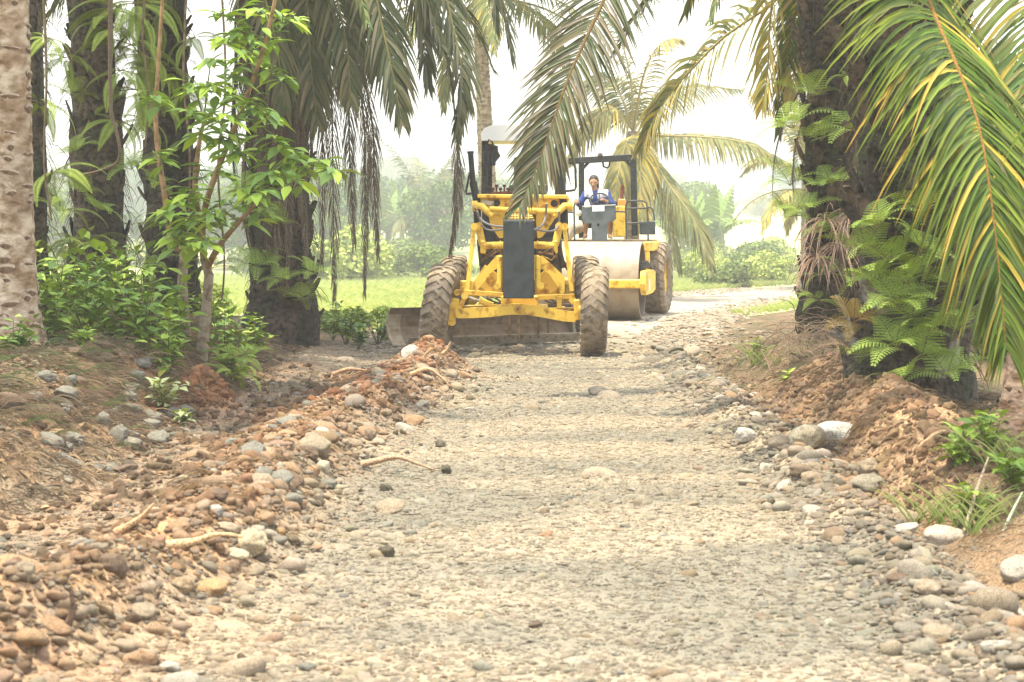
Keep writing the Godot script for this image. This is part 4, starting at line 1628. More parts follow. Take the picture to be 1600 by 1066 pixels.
func hand(mb: MB, wrist: Vector3, b: Basis, curl: float, thumb: float) -> void:   # b: x across, y palm normal (back), z along the fingers
	var bones := [[wrist, wrist + b * Vector3(0, 0, 0.05), 0.024, 0.026], [wrist + b * Vector3(-0.02, 0, 0.06), wrist + b * Vector3(-0.024, 0, 0.085), 0.016, 0.013], [wrist + b * Vector3(0.02, 0, 0.06), wrist + b * Vector3(0.024, 0, 0.08), 0.016, 0.013]]
	for k in 4:
		var x: float = lerpf(-0.03, 0.03, k / 3.0)
		var l: float = [0.07, 0.08, 0.076, 0.06][k]
		var p := wrist + b * Vector3(x, 0, 0.085)
		var d := Vector3(x * 0.8, 0, 1).normalized()
		var w := 0.0095
		for j in 3:
			var a := curl * (0.5 + j * 0.6)
			var q: Vector3 = p + b * (Vector3(d.x, -sin(a), cos(a)) * l * [0.45, 0.32, 0.25][j])
			bones.append([p, q, w, w - 0.001])
			p = q
			w -= 0.001
	var tp := wrist + b * Vector3(0.026 * thumb, -0.005, 0.025)
	var tm := tp + b * Vector3(0.03 * thumb, -0.015, 0.03)
	bones.append([tp, tm, 0.014, 0.0115])
	bones.append([tm, tm + b * Vector3(0.008 * thumb, -0.02, 0.028), 0.011, 0.009])
	body(mb, bones, 0.005, 0.006)

func build_driver() -> void:
	var foot := P(931, 374, 43.75)
	var root := thing("person", "barefoot person in a blue and pale grey shirt steering the road roller", "person", foot)
	var B := Basis(Vector3.UP, -0.10)
	var J := {"hip": Vector3(0.05, 0.50, -0.28), "waist": Vector3(0.04, 0.66, -0.28), "chest": Vector3(0.0, 0.84, -0.24), "neck": Vector3(-0.03, 1.0, -0.22), "sl": Vector3(-0.20, 0.915, -0.23), "sr": Vector3(0.20, 0.915, -0.23),
		"el": Vector3(-0.345, 0.72, -0.13), "wl": Vector3(-0.40, 0.80, 0.10), "er": Vector3(0.325, 0.70, -0.12), "wr": Vector3(0.155, 0.795, 0.12),
		"kl": Vector3(-0.17, 0.50, 0.13), "kr": Vector3(0.27, 0.50, 0.13), "al": Vector3(-0.20, 0.09, 0.10), "ar": Vector3(0.29, 0.09, 0.10), "hl": Vector3(-0.06, 0.50, -0.27), "hr": Vector3(0.16, 0.50, -0.27)}
	var head := Vector3(-0.055, 1.135, -0.19)
	var skin := MB.new()
	skin.col = Color(0.30, 0.165, 0.095)
	body(skin, [[J.hip, J.waist, 0.14, 0.13], [J.waist, J.chest, 0.13, 0.145], [J.chest, J.neck, 0.10, 0.055], [J.neck, head + Vector3(0, -0.05, 0), 0.053, 0.05], [J.chest + Vector3(0, 0.05, 0), J.sl, 0.08, 0.06], [J.chest + Vector3(0, 0.05, 0), J.sr, 0.08, 0.06],
		[J.sl, J.el, 0.053, 0.042], [J.el, J.wl, 0.042, 0.028], [J.sr, J.er, 0.053, 0.042], [J.er, J.wr, 0.042, 0.028],
		[J.hl, J.kl, 0.085, 0.058], [J.kl, J.al, 0.056, 0.038], [J.hr, J.kr, 0.085, 0.058], [J.kr, J.ar, 0.056, 0.038],
		[J.al + Vector3(0, -0.03, -0.03), J.al + Vector3(-0.03, -0.055, 0.13), 0.04, 0.028], [J.ar + Vector3(0, -0.03, -0.03), J.ar + Vector3(0.04, -0.055, 0.13), 0.04, 0.028]], 0.014, 0.04)
	# head: skull, jaw, nose, cheeks, chin, ears
	var hb := Basis(Vector3.UP, -0.05) * Basis(Vector3.RIGHT, 0.18)
	var hp := func(x: float, y: float, z: float) -> Vector3: return head + hb * Vector3(x, y, z)
	body(skin, [[hp.call(0, 0.045, -0.025), hp.call(0, 0.035, 0.015), 0.088, 0.080], [hp.call(0, -0.01, 0.02), hp.call(0, -0.065, 0.045), 0.07, 0.048], [hp.call(0, -0.09, 0.062), hp.call(0, -0.095, 0.06), 0.026, 0.026],
		[hp.call(0, 0.02, 0.092), hp.call(0, -0.022, 0.112), 0.011, 0.017], [hp.call(-0.016, -0.024, 0.10), hp.call(0.016, -0.024, 0.10), 0.011, 0.011], [hp.call(-0.045, -0.02, 0.06), hp.call(-0.04, -0.01, 0.07), 0.026, 0.02], [hp.call(0.045, -0.02, 0.06), hp.call(0.04, -0.01, 0.07), 0.026, 0.02],
		[hp.call(-0.05, 0.032, 0.077), hp.call(0.05, 0.032, 0.077), 0.014, 0.014], [hp.call(-0.02, -0.058, 0.088), hp.call(0.02, -0.058, 0.088), 0.011, 0.011],
		[hp.call(-0.088, 0.02, -0.005), hp.call(-0.086, -0.02, 0.0), 0.016, 0.011], [hp.call(0.088, 0.02, -0.005), hp.call(0.086, -0.02, 0.0), 0.016, 0.011]], 0.006, 0.018)
	hand(skin, J.wl, Basis(Vector3(0.98, 0, -0.2), Vector3(0.0, 0.92, 0.38), Vector3(0.1, -0.38, 0.92)), 0.9, 1.0)
	hand(skin, J.wr, Basis(Vector3(0.75, 0.15, 0.62), Vector3(-0.1, 0.95, 0.2), Vector3(-0.66, -0.12, 0.74)), 1.0, -1.0)
	put("body", skin.build(), M.skin, root, Transform3D(B, Vector3.ZERO))
	var mb := MB.new()
	mb.col = Color(0.035, 0.06, 0.21)
	body(mb, [[J.hip + Vector3(0, 0.02, 0), J.waist, 0.168, 0.158], [J.waist, J.chest, 0.158, 0.168], [J.chest, J.chest + Vector3(-0.01, 0.09, 0.01), 0.13, 0.085], [J.chest + Vector3(0, 0.05, 0), J.sl, 0.10, 0.082], [J.chest + Vector3(0, 0.05, 0), J.sr, 0.10, 0.082], [J.sl, J.el, 0.077, 0.066], [J.sr, J.er, 0.077, 0.066], [J.el, J.el.lerp(J.wl, 0.35), 0.064, 0.054], [J.er, J.er.lerp(J.wr, 0.35), 0.064, 0.054]], 0.014, 0.03)
	for i in mb.v.size():   # pale yoke on the shoulders and chest
		var q := mb.v[i]
		if q.y > 0.80 + 0.25 * absf(q.x) * (1.0 if q.z > -0.3 else 0.0) and absf(q.x) < 0.235 and not (absf(q.x + 0.02) < 0.045 and q.z > -0.2):
			mb.c[i] = Color(0.55, 0.56, 0.60)
		mb.v[i] = q + mb.n[i] * 0.008 * n_fine.get_noise_3dv(q * 9.0)
	put("shirt", mb.build(), M.cloth, root, Transform3D(B, Vector3.ZERO))
	mb = MB.new()
	mb.col = Color(0.03, 0.032, 0.04)
	body(mb, [[J.hip, J.hip + Vector3(0, 0.06, 0), 0.165, 0.15], [J.hl, J.hl.lerp(J.kl, 0.85), 0.115, 0.088], [J.hr, J.hr.lerp(J.kr, 0.85), 0.115, 0.088]], 0.014, 0.03)
	put("shorts", mb.build(), M.cloth, root, Transform3D(B, Vector3.ZERO))
	mb = MB.new()
	mb.col = Color(0.012, 0.010, 0.010)
	body(mb, [[hp.call(0, 0.062, -0.045), hp.call(0, 0.075, -0.02), 0.096, 0.088], [hp.call(0.06, 0.0, -0.04), hp.call(0.075, -0.10, -0.03), 0.045, 0.03], [hp.call(0, 0.0, -0.06), hp.call(0, -0.06, -0.06), 0.078, 0.06], [hp.call(-0.078, 0.05, -0.01), hp.call(-0.076, 0.0, -0.02), 0.03, 0.02], [hp.call(0.078, 0.05, -0.01), hp.call(0.076, 0.0, -0.02), 0.03, 0.02], [hp.call(-0.05, 0.10, 0.035), hp.call(0.05, 0.102, 0.035), 0.026, 0.026]], 0.007, 0.014)
	put("hair", mb.build(), M.hair, root, Transform3D(B, Vector3.ZERO))
	for s in [-1.0, 1.0]:
		mb = MB.new()
		mb.col = Color(0.5, 0.45, 0.4)
		mb.lathe([Vector2(0, -0.008), Vector2(0.011, -0.003), Vector2(0.012, 0.003), Vector2(0.006, 0.009), Vector2(0, 0.010)], Transform3D(hb * Basis(Vector3.RIGHT, PI / 2), hp.call(0.034 * s, 0.012, 0.079)), 12, false)
		mb.col = Color(0.02, 0.012, 0.01)
		mb.lathe([Vector2(0.006, 0.0095), Vector2(0, 0.0115)], Transform3D(hb * Basis(Vector3.RIGHT, PI / 2), hp.call(0.034 * s, 0.011, 0.0795)), 10, false)
		put("eye", mb.build(), M.hair, root, Transform3D(B, Vector3.ZERO))
		mb = MB.new()
		mb.col = Color(0.015, 0.012, 0.01)
		mb.tube([hp.call(0.016 * s, 0.034, 0.092), hp.call(0.036 * s, 0.039, 0.09), hp.call(0.056 * s, 0.033, 0.08)], [0.004, 0.005, 0.003], 6)
		put("eyebrow", mb.build(), M.hair, root, Transform3D(B, Vector3.ZERO))
	mb = MB.new()
	mb.col = Color(0.22, 0.09, 0.07)
	mb.tube([hp.call(-0.024, -0.056, 0.094), hp.call(0.0, -0.054, 0.101), hp.call(0.024, -0.056, 0.094)], [0.003, 0.0065, 0.003], 6)
	mb.tube([hp.call(-0.02, -0.064, 0.094), hp.call(0.0, -0.067, 0.1), hp.call(0.02, -0.064, 0.094)], [0.003, 0.006, 0.003], 6)
	put("lips", mb.build(), M.skin, root, Transform3D(B, Vector3.ZERO))


# ---------------------------------------------------------------- palms
const ORD := ["", "first", "second", "third", "fourth", "fifth", "sixth", "seventh", "eighth", "ninth", "tenth", "eleventh", "twelfth", "thirteenth", "fourteenth", "fifteenth", "sixteenth", "seventeenth", "eighteenth", "nineteenth", "twentieth"]
# gives the things that were tagged alike an ordinal of their place from the left
func ordered_labels(list: Array) -> void:
	var by := {}
	for o in list:
		var key: String = o.get_meta("label")
		if not by.has(key): by[key] = []
		by[key].append(o)
	for key in by.keys():
		var l: Array = by[key]
		if l.size() < 2: continue
		l.sort_custom(func(a, b): return a.position.x / -a.position.z < b.position.x / -b.position.z)
		for i in l.size():
			var n: String = "leftmost" if i == 0 else ("rightmost" if i == l.size() - 1 else ORD[mini(i + 1, 20)] + " from left")
			l[i].set_meta("label", n + " " + key)

const GRN := Color(0.045, 0.085, 0.022)
const OLIVE := Color(0.085, 0.105, 0.035)

# every leaflet of a frond as [point, direction, normal, length, colour, tip colour]
func leaflets(pts: Array, n: int, len_: float, dorsal: Vector3, o: Dictionary) -> Array:
	var out := []
	for i in n:
		for s in [-1.0, 1.0]:
			var t: float = o.get("from", 0.16) + (1.0 - o.get("from", 0.16)) * (i + 0.5 + rnd(-0.3, 0.3)) / n
			var p := cr(pts, t)
			var tg := (cr(pts, minf(1.0, t + 0.01)) - cr(pts, t - 0.01)).normalized()
			var dd := (dorsal - tg * dorsal.dot(tg)).normalized()
			var sd := tg.cross(dd)
			var a := lerpf(o.get("a0", 1.15), o.get("a1", 0.42), t) + rnd(-0.12, 0.12)
			var f: float = len_ * (0.55 + 0.45 * sin(PI * clampf(t * 1.05, 0, 1))) * (1.0 - 0.45 * smoothstep(0.75, 1.0, t)) * rnd(0.88, 1.08)
			var dir: Vector3 = tg * cos(a) + sd * s * sin(a) + dd * (o.get("lift", 0.15) + rnd(-1, 1) * o.get("fluff", 0.18))
			var nrm: Vector3 = (dd - sd * s * 0.25 + tg * rnd(-0.25, 0.25)).normalized()
			var pal: Array = o.get("pal", [GRN, OLIVE])
			var c: Color = tone(pal[rng.randi_range(0, pal.size() - 1)], 0.22)
			var tip: Color = c.lerp(o.get("tip", Color(0.20, 0.14, 0.06)), rnd(0.0, 0.8) * o.get("dry", 0.5))
			if rng.randf() < o.get("yellow", 0.0):
				c = Color(0.36, 0.29, 0.04)
				tip = Color(0.42, 0.27, 0.06)
			if rng.randf() < 0.07 * o.get("dry", 0.5) * 2.0:
				f *= rnd(0.35, 0.8)
				tip = Color(0.24, 0.17, 0.09)
			out.append([p, dir, nrm, f, c, tip])
	return out

func stalk(mb: MB, pts: Array, r0: float, r1: float, c: Color, sides := 6) -> void:
	var p := []
	var r := []
	for k in 17:
		p.append(cr(pts, k / 16.0))
		r.append(lerpf(r0, r1, k / 16.0))
	mb.col = c
	mb.tube(p, r, sides)

func frond_mesh(pts: Array, n: int, len_: float, w: float, dorsal: Vector3, o: Dictionary) -> ArrayMesh:
	var mb := MB.new()
	stalk(mb, pts, o.get("r0", 0.035), 0.004, o.get("stalk", Color(0.16, 0.14, 0.05)), 5)
	for l in leaflets(pts, n, len_, dorsal, o):
		mb.blade(l[0], l[1], l[2], l[3], w, o.get("droop", 0.9), o.get("segs", 3), l[4], l[5], o.get("fold", 0.0))
	return mb.build()

func arching(elev: float, length: float, droop: float) -> Array:
	var p := Vector3.ZERO
	var d := Vector3(0, sin(elev), cos(elev))
	var out := [p]
	for k in 9:
		p += d * length / 9.0
		out.append(p)
		d = (d + Vector3.DOWN * droop / 9.0 * (0.5 + k / 8.0)).normalized()
	return out

var frond_kinds := {}
func frond_kind(kind: String) -> ArrayMesh:
	if not frond_kinds.has(kind):
		var base := kind.split("_")[0]
		var elev: float = {"up": 1.25, "mid": 0.6, "low": 0.05, "hang": -0.7}[kind.split("_")[1]]
		var dr: float = {"up": 1.3, "mid": 1.7, "low": 1.9, "hang": 1.3}[kind.split("_")[1]]
		if base == "oil":
			frond_kinds[kind] = frond_mesh(arching(elev, 5.0, dr), 74, 0.72, 0.042, Vector3(0, 1, 0.05), {"droop": 1.1, "fluff": 0.35, "r0": 0.05})
		elif base == "coco":
			frond_kinds[kind] = frond_mesh(arching(elev, 3.9, dr), 66, 0.78, 0.05, Vector3(0, 1, 0.05), {"droop": 1.2, "pal": [Color(0.07, 0.10, 0.03), Color(0.13, 0.14, 0.04)], "yellow": 0.05, "dry": 0.8})
		elif base == "gold":
			frond_kinds[kind] = frond_mesh(arching(elev, 3.4, dr), 62, 0.7, 0.05, Vector3(0, 1, 0.05), {"droop": 1.2, "pal": [Color(0.24, 0.22, 0.06), Color(0.36, 0.29, 0.07), Color(0.15, 0.17, 0.05)], "dry": 0.8})
		else:
			frond_kinds[kind] = frond_mesh(arching(elev, 2.9, dr), 70, 0.55, 0.016, Vector3(0, 1, 0.05), {"droop": 1.6, "pal": [Color(0.17, 0.125, 0.09), Color(0.12, 0.09, 0.065), Color(0.22, 0.17, 0.12)], "stalk": Color(0.12, 0.085, 0.06), "a0": 0.7, "a1": 0.3, "dry": 0.2})
	return frond_kinds[kind]

func crown(palm: Node3D, top: Vector3, kind: String, n: int, size := 1.0, turn := 0.0) -> void:
	for k in n:
		var lvl: String = ["up", "mid", "low"][int(k * 3.0 / n)]
		var b := Basis(Vector3.UP, turn + k * 2.3999) * Basis(Vector3.RIGHT, rnd(-0.15, 0.15)) * Basis.from_scale(Vector3.ONE * size * rnd(0.85, 1.1))
		put("frond", frond_kind(kind + "_" + lvl), M.palm_leaf, palm, Transform3D(b, top + Vector3(0, -0.25 * int(k * 3.0 / n), 0)))

# a frond drawn along its own line, the points given as pixels and distances
func line_of(px: Array, origin: Vector3) -> Array:
	var out := []
	for q in px:
		out.append(P(q[0], q[1], q[2]) - origin)
	return out

func own_frond(palm: Node3D, px: Array, n: int, len_: float, w: float, dorsal: Vector3, o: Dictionary, single := false) -> void:
	var pts := line_of(px, palm.position)
	if not single:
		put("frond", frond_mesh(pts, n, len_, w, dorsal, o), M.get(o.get("mat", "palm_leaf")), palm)
		return
	var mb := MB.new()
	stalk(mb, pts, o.get("r0", 0.03), 0.005, o.get("stalk", Color(0.16, 0.10, 0.035)), 8)
	var f := put("frond", mb.build(), M.dead, palm)
	for l in leaflets(pts, n, len_, dorsal, o):
		mb = MB.new()
		mb.blade(Vector3.ZERO, l[1], l[2], l[3], w, o.get("droop", 0.9), 6, l[4], l[5], o.get("fold", 0.35))
		put("leaflet", mb.build(), M.palm_leaf, f, Transform3D(Basis(), l[0]))

# trunk of an oil palm with the stubs of old leaf stalks
func boot_mesh(k: int) -> ArrayMesh:
	var mb := MB.new()
	var c: Color = [Color(0.06, 0.044, 0.03), Color(0.10, 0.075, 0.05), Color(0.045, 0.036, 0.028), Color(0.27, 0.26, 0.23)][k]
	var pts := [Vector3(0, -0.12, -0.03), Vector3(0, 0.02, 0.05), Vector3(0, 0.16, 0.10 + 0.02 * k), Vector3(0, 0.25, 0.13 + 0.04 * k)]
	var ww := [0.13, 0.12, 0.085, 0.05]
	var hh := [0.05, 0.06, 0.045, 0.03]
	for i in 3:
		mb.col = c.lerp(Color(0.05, 0.04, 0.03), 0.25 * rnd(0, 1))
		var a: Vector3 = pts[i]
		var b: Vector3 = pts[i + 1]
		var x0: float = ww[i]; var x1: float = ww[i + 1]
		var h0: float = hh[i]; var h1: float = hh[i + 1]
		var j := Vector3(rnd(-0.01, 0.01), 0, 0)
		mb.quad(a + Vector3(-x0, 0, 0), a + Vector3(0, -h0 * 0.3, h0), b + Vector3(0, -h1 * 0.3, h1) + j, b + Vector3(-x1, 0, 0), Vector3(-1, 0, 1))
		mb.quad(a + Vector3(x0, 0, 0), a + Vector3(0, -h0 * 0.3, h0), b + Vector3(0, -h1 * 0.3, h1) + j, b + Vector3(x1, 0, 0), Vector3(1, 0, 1))
		mb.quad(a + Vector3(-x0, 0, 0), a + Vector3(x0, 0, 0), b + Vector3(x1, 0, 0), b + Vector3(-x1, 0, 0), Vector3(0, 0.4, -1))
	mb.quad(pts[3] + Vector3(-0.05, 0, 0), pts[3] + Vector3(0, -0.01, 0.03), pts[3] + Vector3(0.05, 0, 0), pts[3] + Vector3(0, 0.0, -0.03), Vector3(0, 1, 0))
	return mb.build()

var boots: Array[ArrayMesh] = []
func oil_palm(label: String, base: Vector3, top: Vector3, r0: float, r1: float, rows: int, around: int, c: Color, called := "oil_palm", pale_low := 0.0) -> Node3D:
	if boots.is_empty():
		for k in 4:
			boots.append(boot_mesh(k))
	var palm := thing(called, label, "palm tree", base, "oil palms along the road")
	var mb := MB.new()
	mb.col = c
	var pts := []
	var rr := []
	var up := top - base
	for k in 25:
		var f := k / 24.0
		var q := up * f + Vector3(sin(f * 5.0) * 0.05, 0, 0) * (1 if k else 0)
		if k == 0: q.y -= 0.4
		pts.append(q)
		rr.append(lerpf(r0, r1, pow(f, 0.7)) * (1.0 + 0.25 * maxf(0.0, 0.12 - f) / 0.12) * (1.0 + 0.10 * n_mid.get_noise_2d(f * 9.0, base.x)))
	mb.tube(pts, rr, 22, true, 0.22, n_mid)
	for i in mb.c.size():
		var k := n_fine.get_noise_3dv(mb.v[i] * 2.2)
		mb.c[i] = c.lerp(Color(0.03, 0.042, 0.015), clampf(0.25 + 1.5 * k, 0, 0.7)).lerp(Color(0.15, 0.115, 0.08), clampf(-0.15 - 1.6 * k, 0, 0.5))
	put("trunk", mb.build(), M.bark, palm)
	for j in rows:
		for a in around:
			if rng.randf() < 0.2: continue
			var f := (j + 0.5 * (a % 2) + rnd(-0.4, 0.4)) / rows
			if f > 0.98 or f < 0.0: continue
			var ang := TAU * (a + 0.5 * (j % 2) + rnd(-0.22, 0.22)) / around
			var o := Vector3(sin(ang), 0, cos(ang))
			var at := cr(pts, f) + o * (lerpf(r0, r1, pow(f, 0.7)) * 0.95)
			var b := Basis(Vector3.UP, ang) * Basis(Vector3.RIGHT, rnd(-0.35, 0.15)) * Basis(Vector3.BACK, rnd(-0.45, 0.45)) * Basis.from_scale(Vector3(rnd(0.7, 1.5), rnd(0.5, 1.25), rnd(0.5, 1.2)) * (r0 / 0.5))
			var pick := rng.randi_range(0, 2)
			if pale_low > 0.0 and f * up.length() < pale_low and rng.randf() < 0.6: pick = 3
			put("leaf_base", boots[pick], M.bark, palm, Transform3D(b, at))
	# matted fibre and root threads that break the outline
	mb = MB.new()
	for k in int(up.length() * 80):
		var f := rng.randf()
		var ang := rnd(0, TAU)
		var o := Vector3(sin(ang), 0, cos(ang))
		var p := cr(pts, f) + o * lerpf(r0, r1, f) * 0.98
		mb.blade(p, o + Vector3(rnd(-0.7, 0.7), rnd(-0.9, 0.5), 0), o.cross(Vector3.UP), rnd(0.1, 0.5), 0.011, 2.4, 3, tone(Color(0.09, 0.065, 0.045), 0.4), Color(0.17, 0.125, 0.085))
	put("fibre", mb.build(), M.dead, palm)
	palm.get_child(-1).set_meta("kind", "stuff")
	return palm

func scarred_trunk(palm: Node3D, base: Vector3, top: Vector3, r0: float, r1: float, step: float, c: Color, c2: Color, pit: Color) -> void:
	var mb := MB.new()
	mb.col = c
	var pts := []
	var rr := []
	var up := top - base
	var n := int(up.length() / 0.045)
	for k in n + 1:
		var f := float(k) / n
		pts.append(up * f + Vector3(0, -0.4 if k == 0 else 0.0, 0))
		rr.append(lerpf(r0, r1, f) * (1.0 + 0.55 * exp(-f * up.length() / 0.3)) * (1.0 + 0.018 * sin(f * up.length() * TAU / step)))
	mb.tube(pts, rr, 24, true, 0.05, n_mid)
	for i in mb.c.size():
		var q := mb.v[i]
		var k := n_fine.get_noise_3d(q.x * 4.0, q.y * 5.5, q.z * 4.0)
		mb.c[i] = c.lerp(c2, clampf(0.5 + 2.2 * k, 0, 1)).lerp(pit, clampf(0.9 * n_mid.get_noise_3d(q.x * 1.5, q.y * 2.5 + 7.0, q.z * 1.5) - 0.05, 0, 0.6))
	put("trunk", mb.build(), M.pale_bark, palm)
	# crescent leaf scars
	var sm := MB.new()
	for i in 9:
		var a := lerpf(-1.0, 1.0, i / 9.0)
		var b := lerpf(-1.0, 1.0, (i + 1) / 9.0)
		var ya := 0.032 * (1 - a * a)
		var yb := 0.032 * (1 - b * b)
		sm.col = pit
		sm.quad(Vector3(a * 0.085, -ya, 0.002 + ya * 0.1), Vector3(b * 0.085, -yb, 0.002 + yb * 0.1), Vector3(b * 0.085, yb * 0.5, 0.008), Vector3(a * 0.085, ya * 0.5, 0.008), Vector3(0, 0, 1))
		sm.col = c2.lerp(pit, 0.35)
		sm.quad(Vector3(a * 0.085, ya * 0.5, 0.008), Vector3(b * 0.085, yb * 0.5, 0.008), Vector3(b * 0.09, yb * 0.5 + 0.02, 0.0), Vector3(a * 0.09, ya * 0.5 + 0.02, 0.0), Vector3(0, 0.4, 1))
	var scar := sm.build()
	var rows := int(up.length() / step)
	for j in rows:
		for a in 7:
			if rng.randf() < 0.3: continue
			var f := (j + a / 7.0 + rnd(-0.3, 0.3)) / rows
			var ang := TAU * (a / 7.0 + j * 0.29) + rnd(-0.15, 0.15)
			var o := Vector3(sin(ang), 0, cos(ang))
			var rad := lerpf(r0, r1, f) * (1.0 + 0.55 * exp(-f * up.length() / 0.3))
			put("leaf_scar", scar, M.pale_bark, palm, Transform3D(Basis(Vector3.UP, ang) * Basis(Vector3.BACK, rnd(-0.2, 0.2)) * Basis.from_scale(Vector3(rnd(0.4, 1.1), rnd(0.5, 1.5), 0.5)), up * f + o * rad * 1.0))

func build_palms() -> void:
	var p: Node3D
	var dark := Color(0.045, 0.034, 0.024)
	# left row
	var b := P(18, 560, 21.9)
	b.y = land(b.x, 21.9)
	p = thing("pale_palm", "pale grey-brown palm trunk with crescent leaf scars at the left edge", "palm tree", b)
	scarred_trunk(p, b, b + Vector3(-0.06, 7.6, 0), 0.255, 0.22, 0.15, Color(0.25, 0.17, 0.105), Color(0.44, 0.36, 0.27), Color(0.13, 0.08, 0.05))
	crown(p, Vector3(-0.06, 7.6, 0), "coco", 20, 1.1)
	b = on(-5.95, 26.5)
	p = oil_palm("thin dark palm trunk half hidden behind the pale scarred trunk", b, b + Vector3(-0.05, 7.5, 0), 0.27, 0.2, 16, 7, dark)
	crown(p, Vector3(-0.05, 7.5, 0), "oil", 12, 0.8)
	b = on(-5.72, 30.0)
	p = oil_palm("dark palm with a paler rough upper trunk, second from the left edge", b, b + Vector3(-0.1, 7.2, 0), 0.40, 0.26, 15, 9, Color(0.085, 0.065, 0.045))
	crown(p, Vector3(-0.1, 7.2, 0), "oil", 20, 1.0, 0.4)
	b = on(-5.35, 34.0)
	p = oil_palm("dark fern-hung palm trunk behind the thin upright sapling stem", b, b + Vector3(-0.15, 7.4, 0), 0.42, 0.36, 16, 9, dark)
	crown(p, Vector3(-0.15, 7.4, 0), "oil", 20, 1.0, 1.1)
	# the leaning palm whose fronds hang over the road from the left
	b = on(-3.50, 33.0, 0.0)
	var t4 := P(415, -190, 33.2)
	p = oil_palm("dark palm with a skirt of dead brown fronds, leaning left of the motor grader", b, t4, 0.47, 0.40, 18, 10, dark)
	crown(p, t4 - b, "oil", 14, 0.9, 0.7)
	var live := {"droop": 1.2, "fluff": 0.3, "segs": 4, "r0": 0.045, "a0": 1.25, "a1": 0.5, "pal": [Color(0.035, 0.05, 0.018), Color(0.06, 0.07, 0.028), Color(0.10, 0.10, 0.055)]}
	own_frond(p, [[420, -190, 33], [500, -240, 32.6], [565, -110, 32], [592, 20, 31.6], [610, 100, 31.4], [628, 190, 31.3]], 84, 1.08, 0.058, Vector3(0.5, 0.4, 0.8), live)
	own_frond(p, [[420, -190, 33], [470, -200, 32.2], [510, -60, 31.7], [540, 60, 31.5], [548, 160, 31.4]], 80, 0.97, 0.058, Vector3(0.2, 0.4, 0.9), live)
	own_frond(p, [[420, -190, 33], [455, -170, 32.2], [478, -20, 31.7], [484, 90, 31.5], [496, 190, 31.5]], 78, 1.03, 0.058, Vector3(0.0, 0.3, 1.0), live)
	own_frond(p, [[420, -190, 33], [560, -260, 33.2], [665, -110, 33], [702, 20, 32.8], [722, 120, 32.6], [712, 210, 32.5]], 88, 0.92, 0.058, Vector3(0.7, 0.5, 0.5), live)
	own_frond(p, [[420, -190, 33], [540, -230, 34.0], [620, -110, 34.2], [655, 10, 34.2], [668, 130, 34.2]], 80, 1.03, 0.058, Vector3(0.6, 0.5, 0.6), live)
	own_frond(p, [[420, -190, 33], [380, -220, 31.9], [400, -60, 31.2], [430, 60, 31.0], [445, 170, 31.0]], 78, 0.97, 0.058, Vector3(-0.3, 0.4, 0.9), live)
	own_frond(p, [[420, -190, 33], [600, -290, 34.2], [720, -160, 35.0], [775, -20, 35.5], [800, 90, 35.8]], 82, 1.03, 0.058, Vector3(0.7, 0.6, 0.4), live)
	own_frond(p, [[420, -190, 33], [480, -260, 33.6], [540, -130, 34.4], [572, -10, 34.8], [585, 110, 35.0]], 80, 1.05, 0.058, Vector3(0.4, 0.4, 0.8), live)
	own_frond(p, [[420, -190, 33], [520, -280, 33.0], [610, -170, 32.8], [650, -50, 32.6], [690, 70, 32.4]], 80, 1.0, 0.058, Vector3(0.6, 0.5, 0.6), live)
	own_frond(p, [[420, -190, 33], [440, -210, 34.5], [462, -80, 35.2], [470, 60, 35.5], [475, 160, 35.6]], 76, 1.0, 0.058, Vector3(0.1, 0.4, 0.9), live)
	own_frond(p, [[420, -190, 33], [600, -320, 33.4], [720, -220, 33.6], [760, -90, 33.8], [775, 40, 34.0]], 78, 0.95, 0.058, Vector3(0.7, 0.5, 0.5), live)
	var wilt := {"droop": 1.8, "segs": 4, "mat": "dead", "pal": [Color(0.15, 0.115, 0.085), Color(0.11, 0.085, 0.065), Color(0.20, 0.155, 0.11)], "stalk": Color(0.10, 0.075, 0.055), "a0": 0.62, "a1": 0.3, "from": 0.38, "dry": 0.2, "r0": 0.03, "fluff": 0.5}
	for q in [[505, 60, 412], [522, 100, 470], [548, 120, 380], [572, 150, 460], [586, 170, 400], [475, 160, 430], [452, 150, 450], [436, 130, 410], [468, 100, 330]]:
		var x: float = q[0]
		own_frond(p, [[425, -150, 33], [lerpf(425, x, 0.6), -60, 32.6], [x - 8, q[1], 32.3 + rnd(-0.5, 0.5)], [x - 2, (q[1] + q[2]) * 0.5, 32.4], [x + rnd(-8, 8), q[2], 32.4]], 84, 0.55 + rnd(-0.1, 0.2), 0.011, Vector3(0.2, 0.3, 0.9), wilt)
	own_frond(p, [[420, -190, 33], [590, -180, 33.2], [690, 60, 33], [712, 200, 32.9], [714, 300, 32.8], [704, 392, 32.8]], 60, 0.55, 0.013, Vector3(0.4, 0.3, 0.9), wilt.merged({"from": 0.62}, true))
	for k in 26:   # dead fronds that lie against the trunk
		var f := rnd(0.45, 0.95)
		var ang := rnd(0, TAU)
		put("dead_frond", frond_kind("dead_hang"), M.dead, p, Transform3D(Basis(Vector3.UP, ang) * Basis(Vector3.RIGHT, 0.55 + rnd(-0.1, 0.2)) * Basis.from_scale(Vector3.ONE * rnd(0.6, 0.95)), (t4 - b) * f + Vector3(sin(ang), 0, cos(ang)) * 0.4))
	# right row
	b = on(4.28, 28.3)
	var t1 := P(1315, -170, 28.3)
	var rp := oil_palm("tall dark oil palm trunk right of the road, dead fronds at its side", b, t1, 0.50, 0.46, 17, 10, Color(0.042, 0.030, 0.022))
	crown(rp, t1 - b, "oil", 16, 0.9, 2.0)
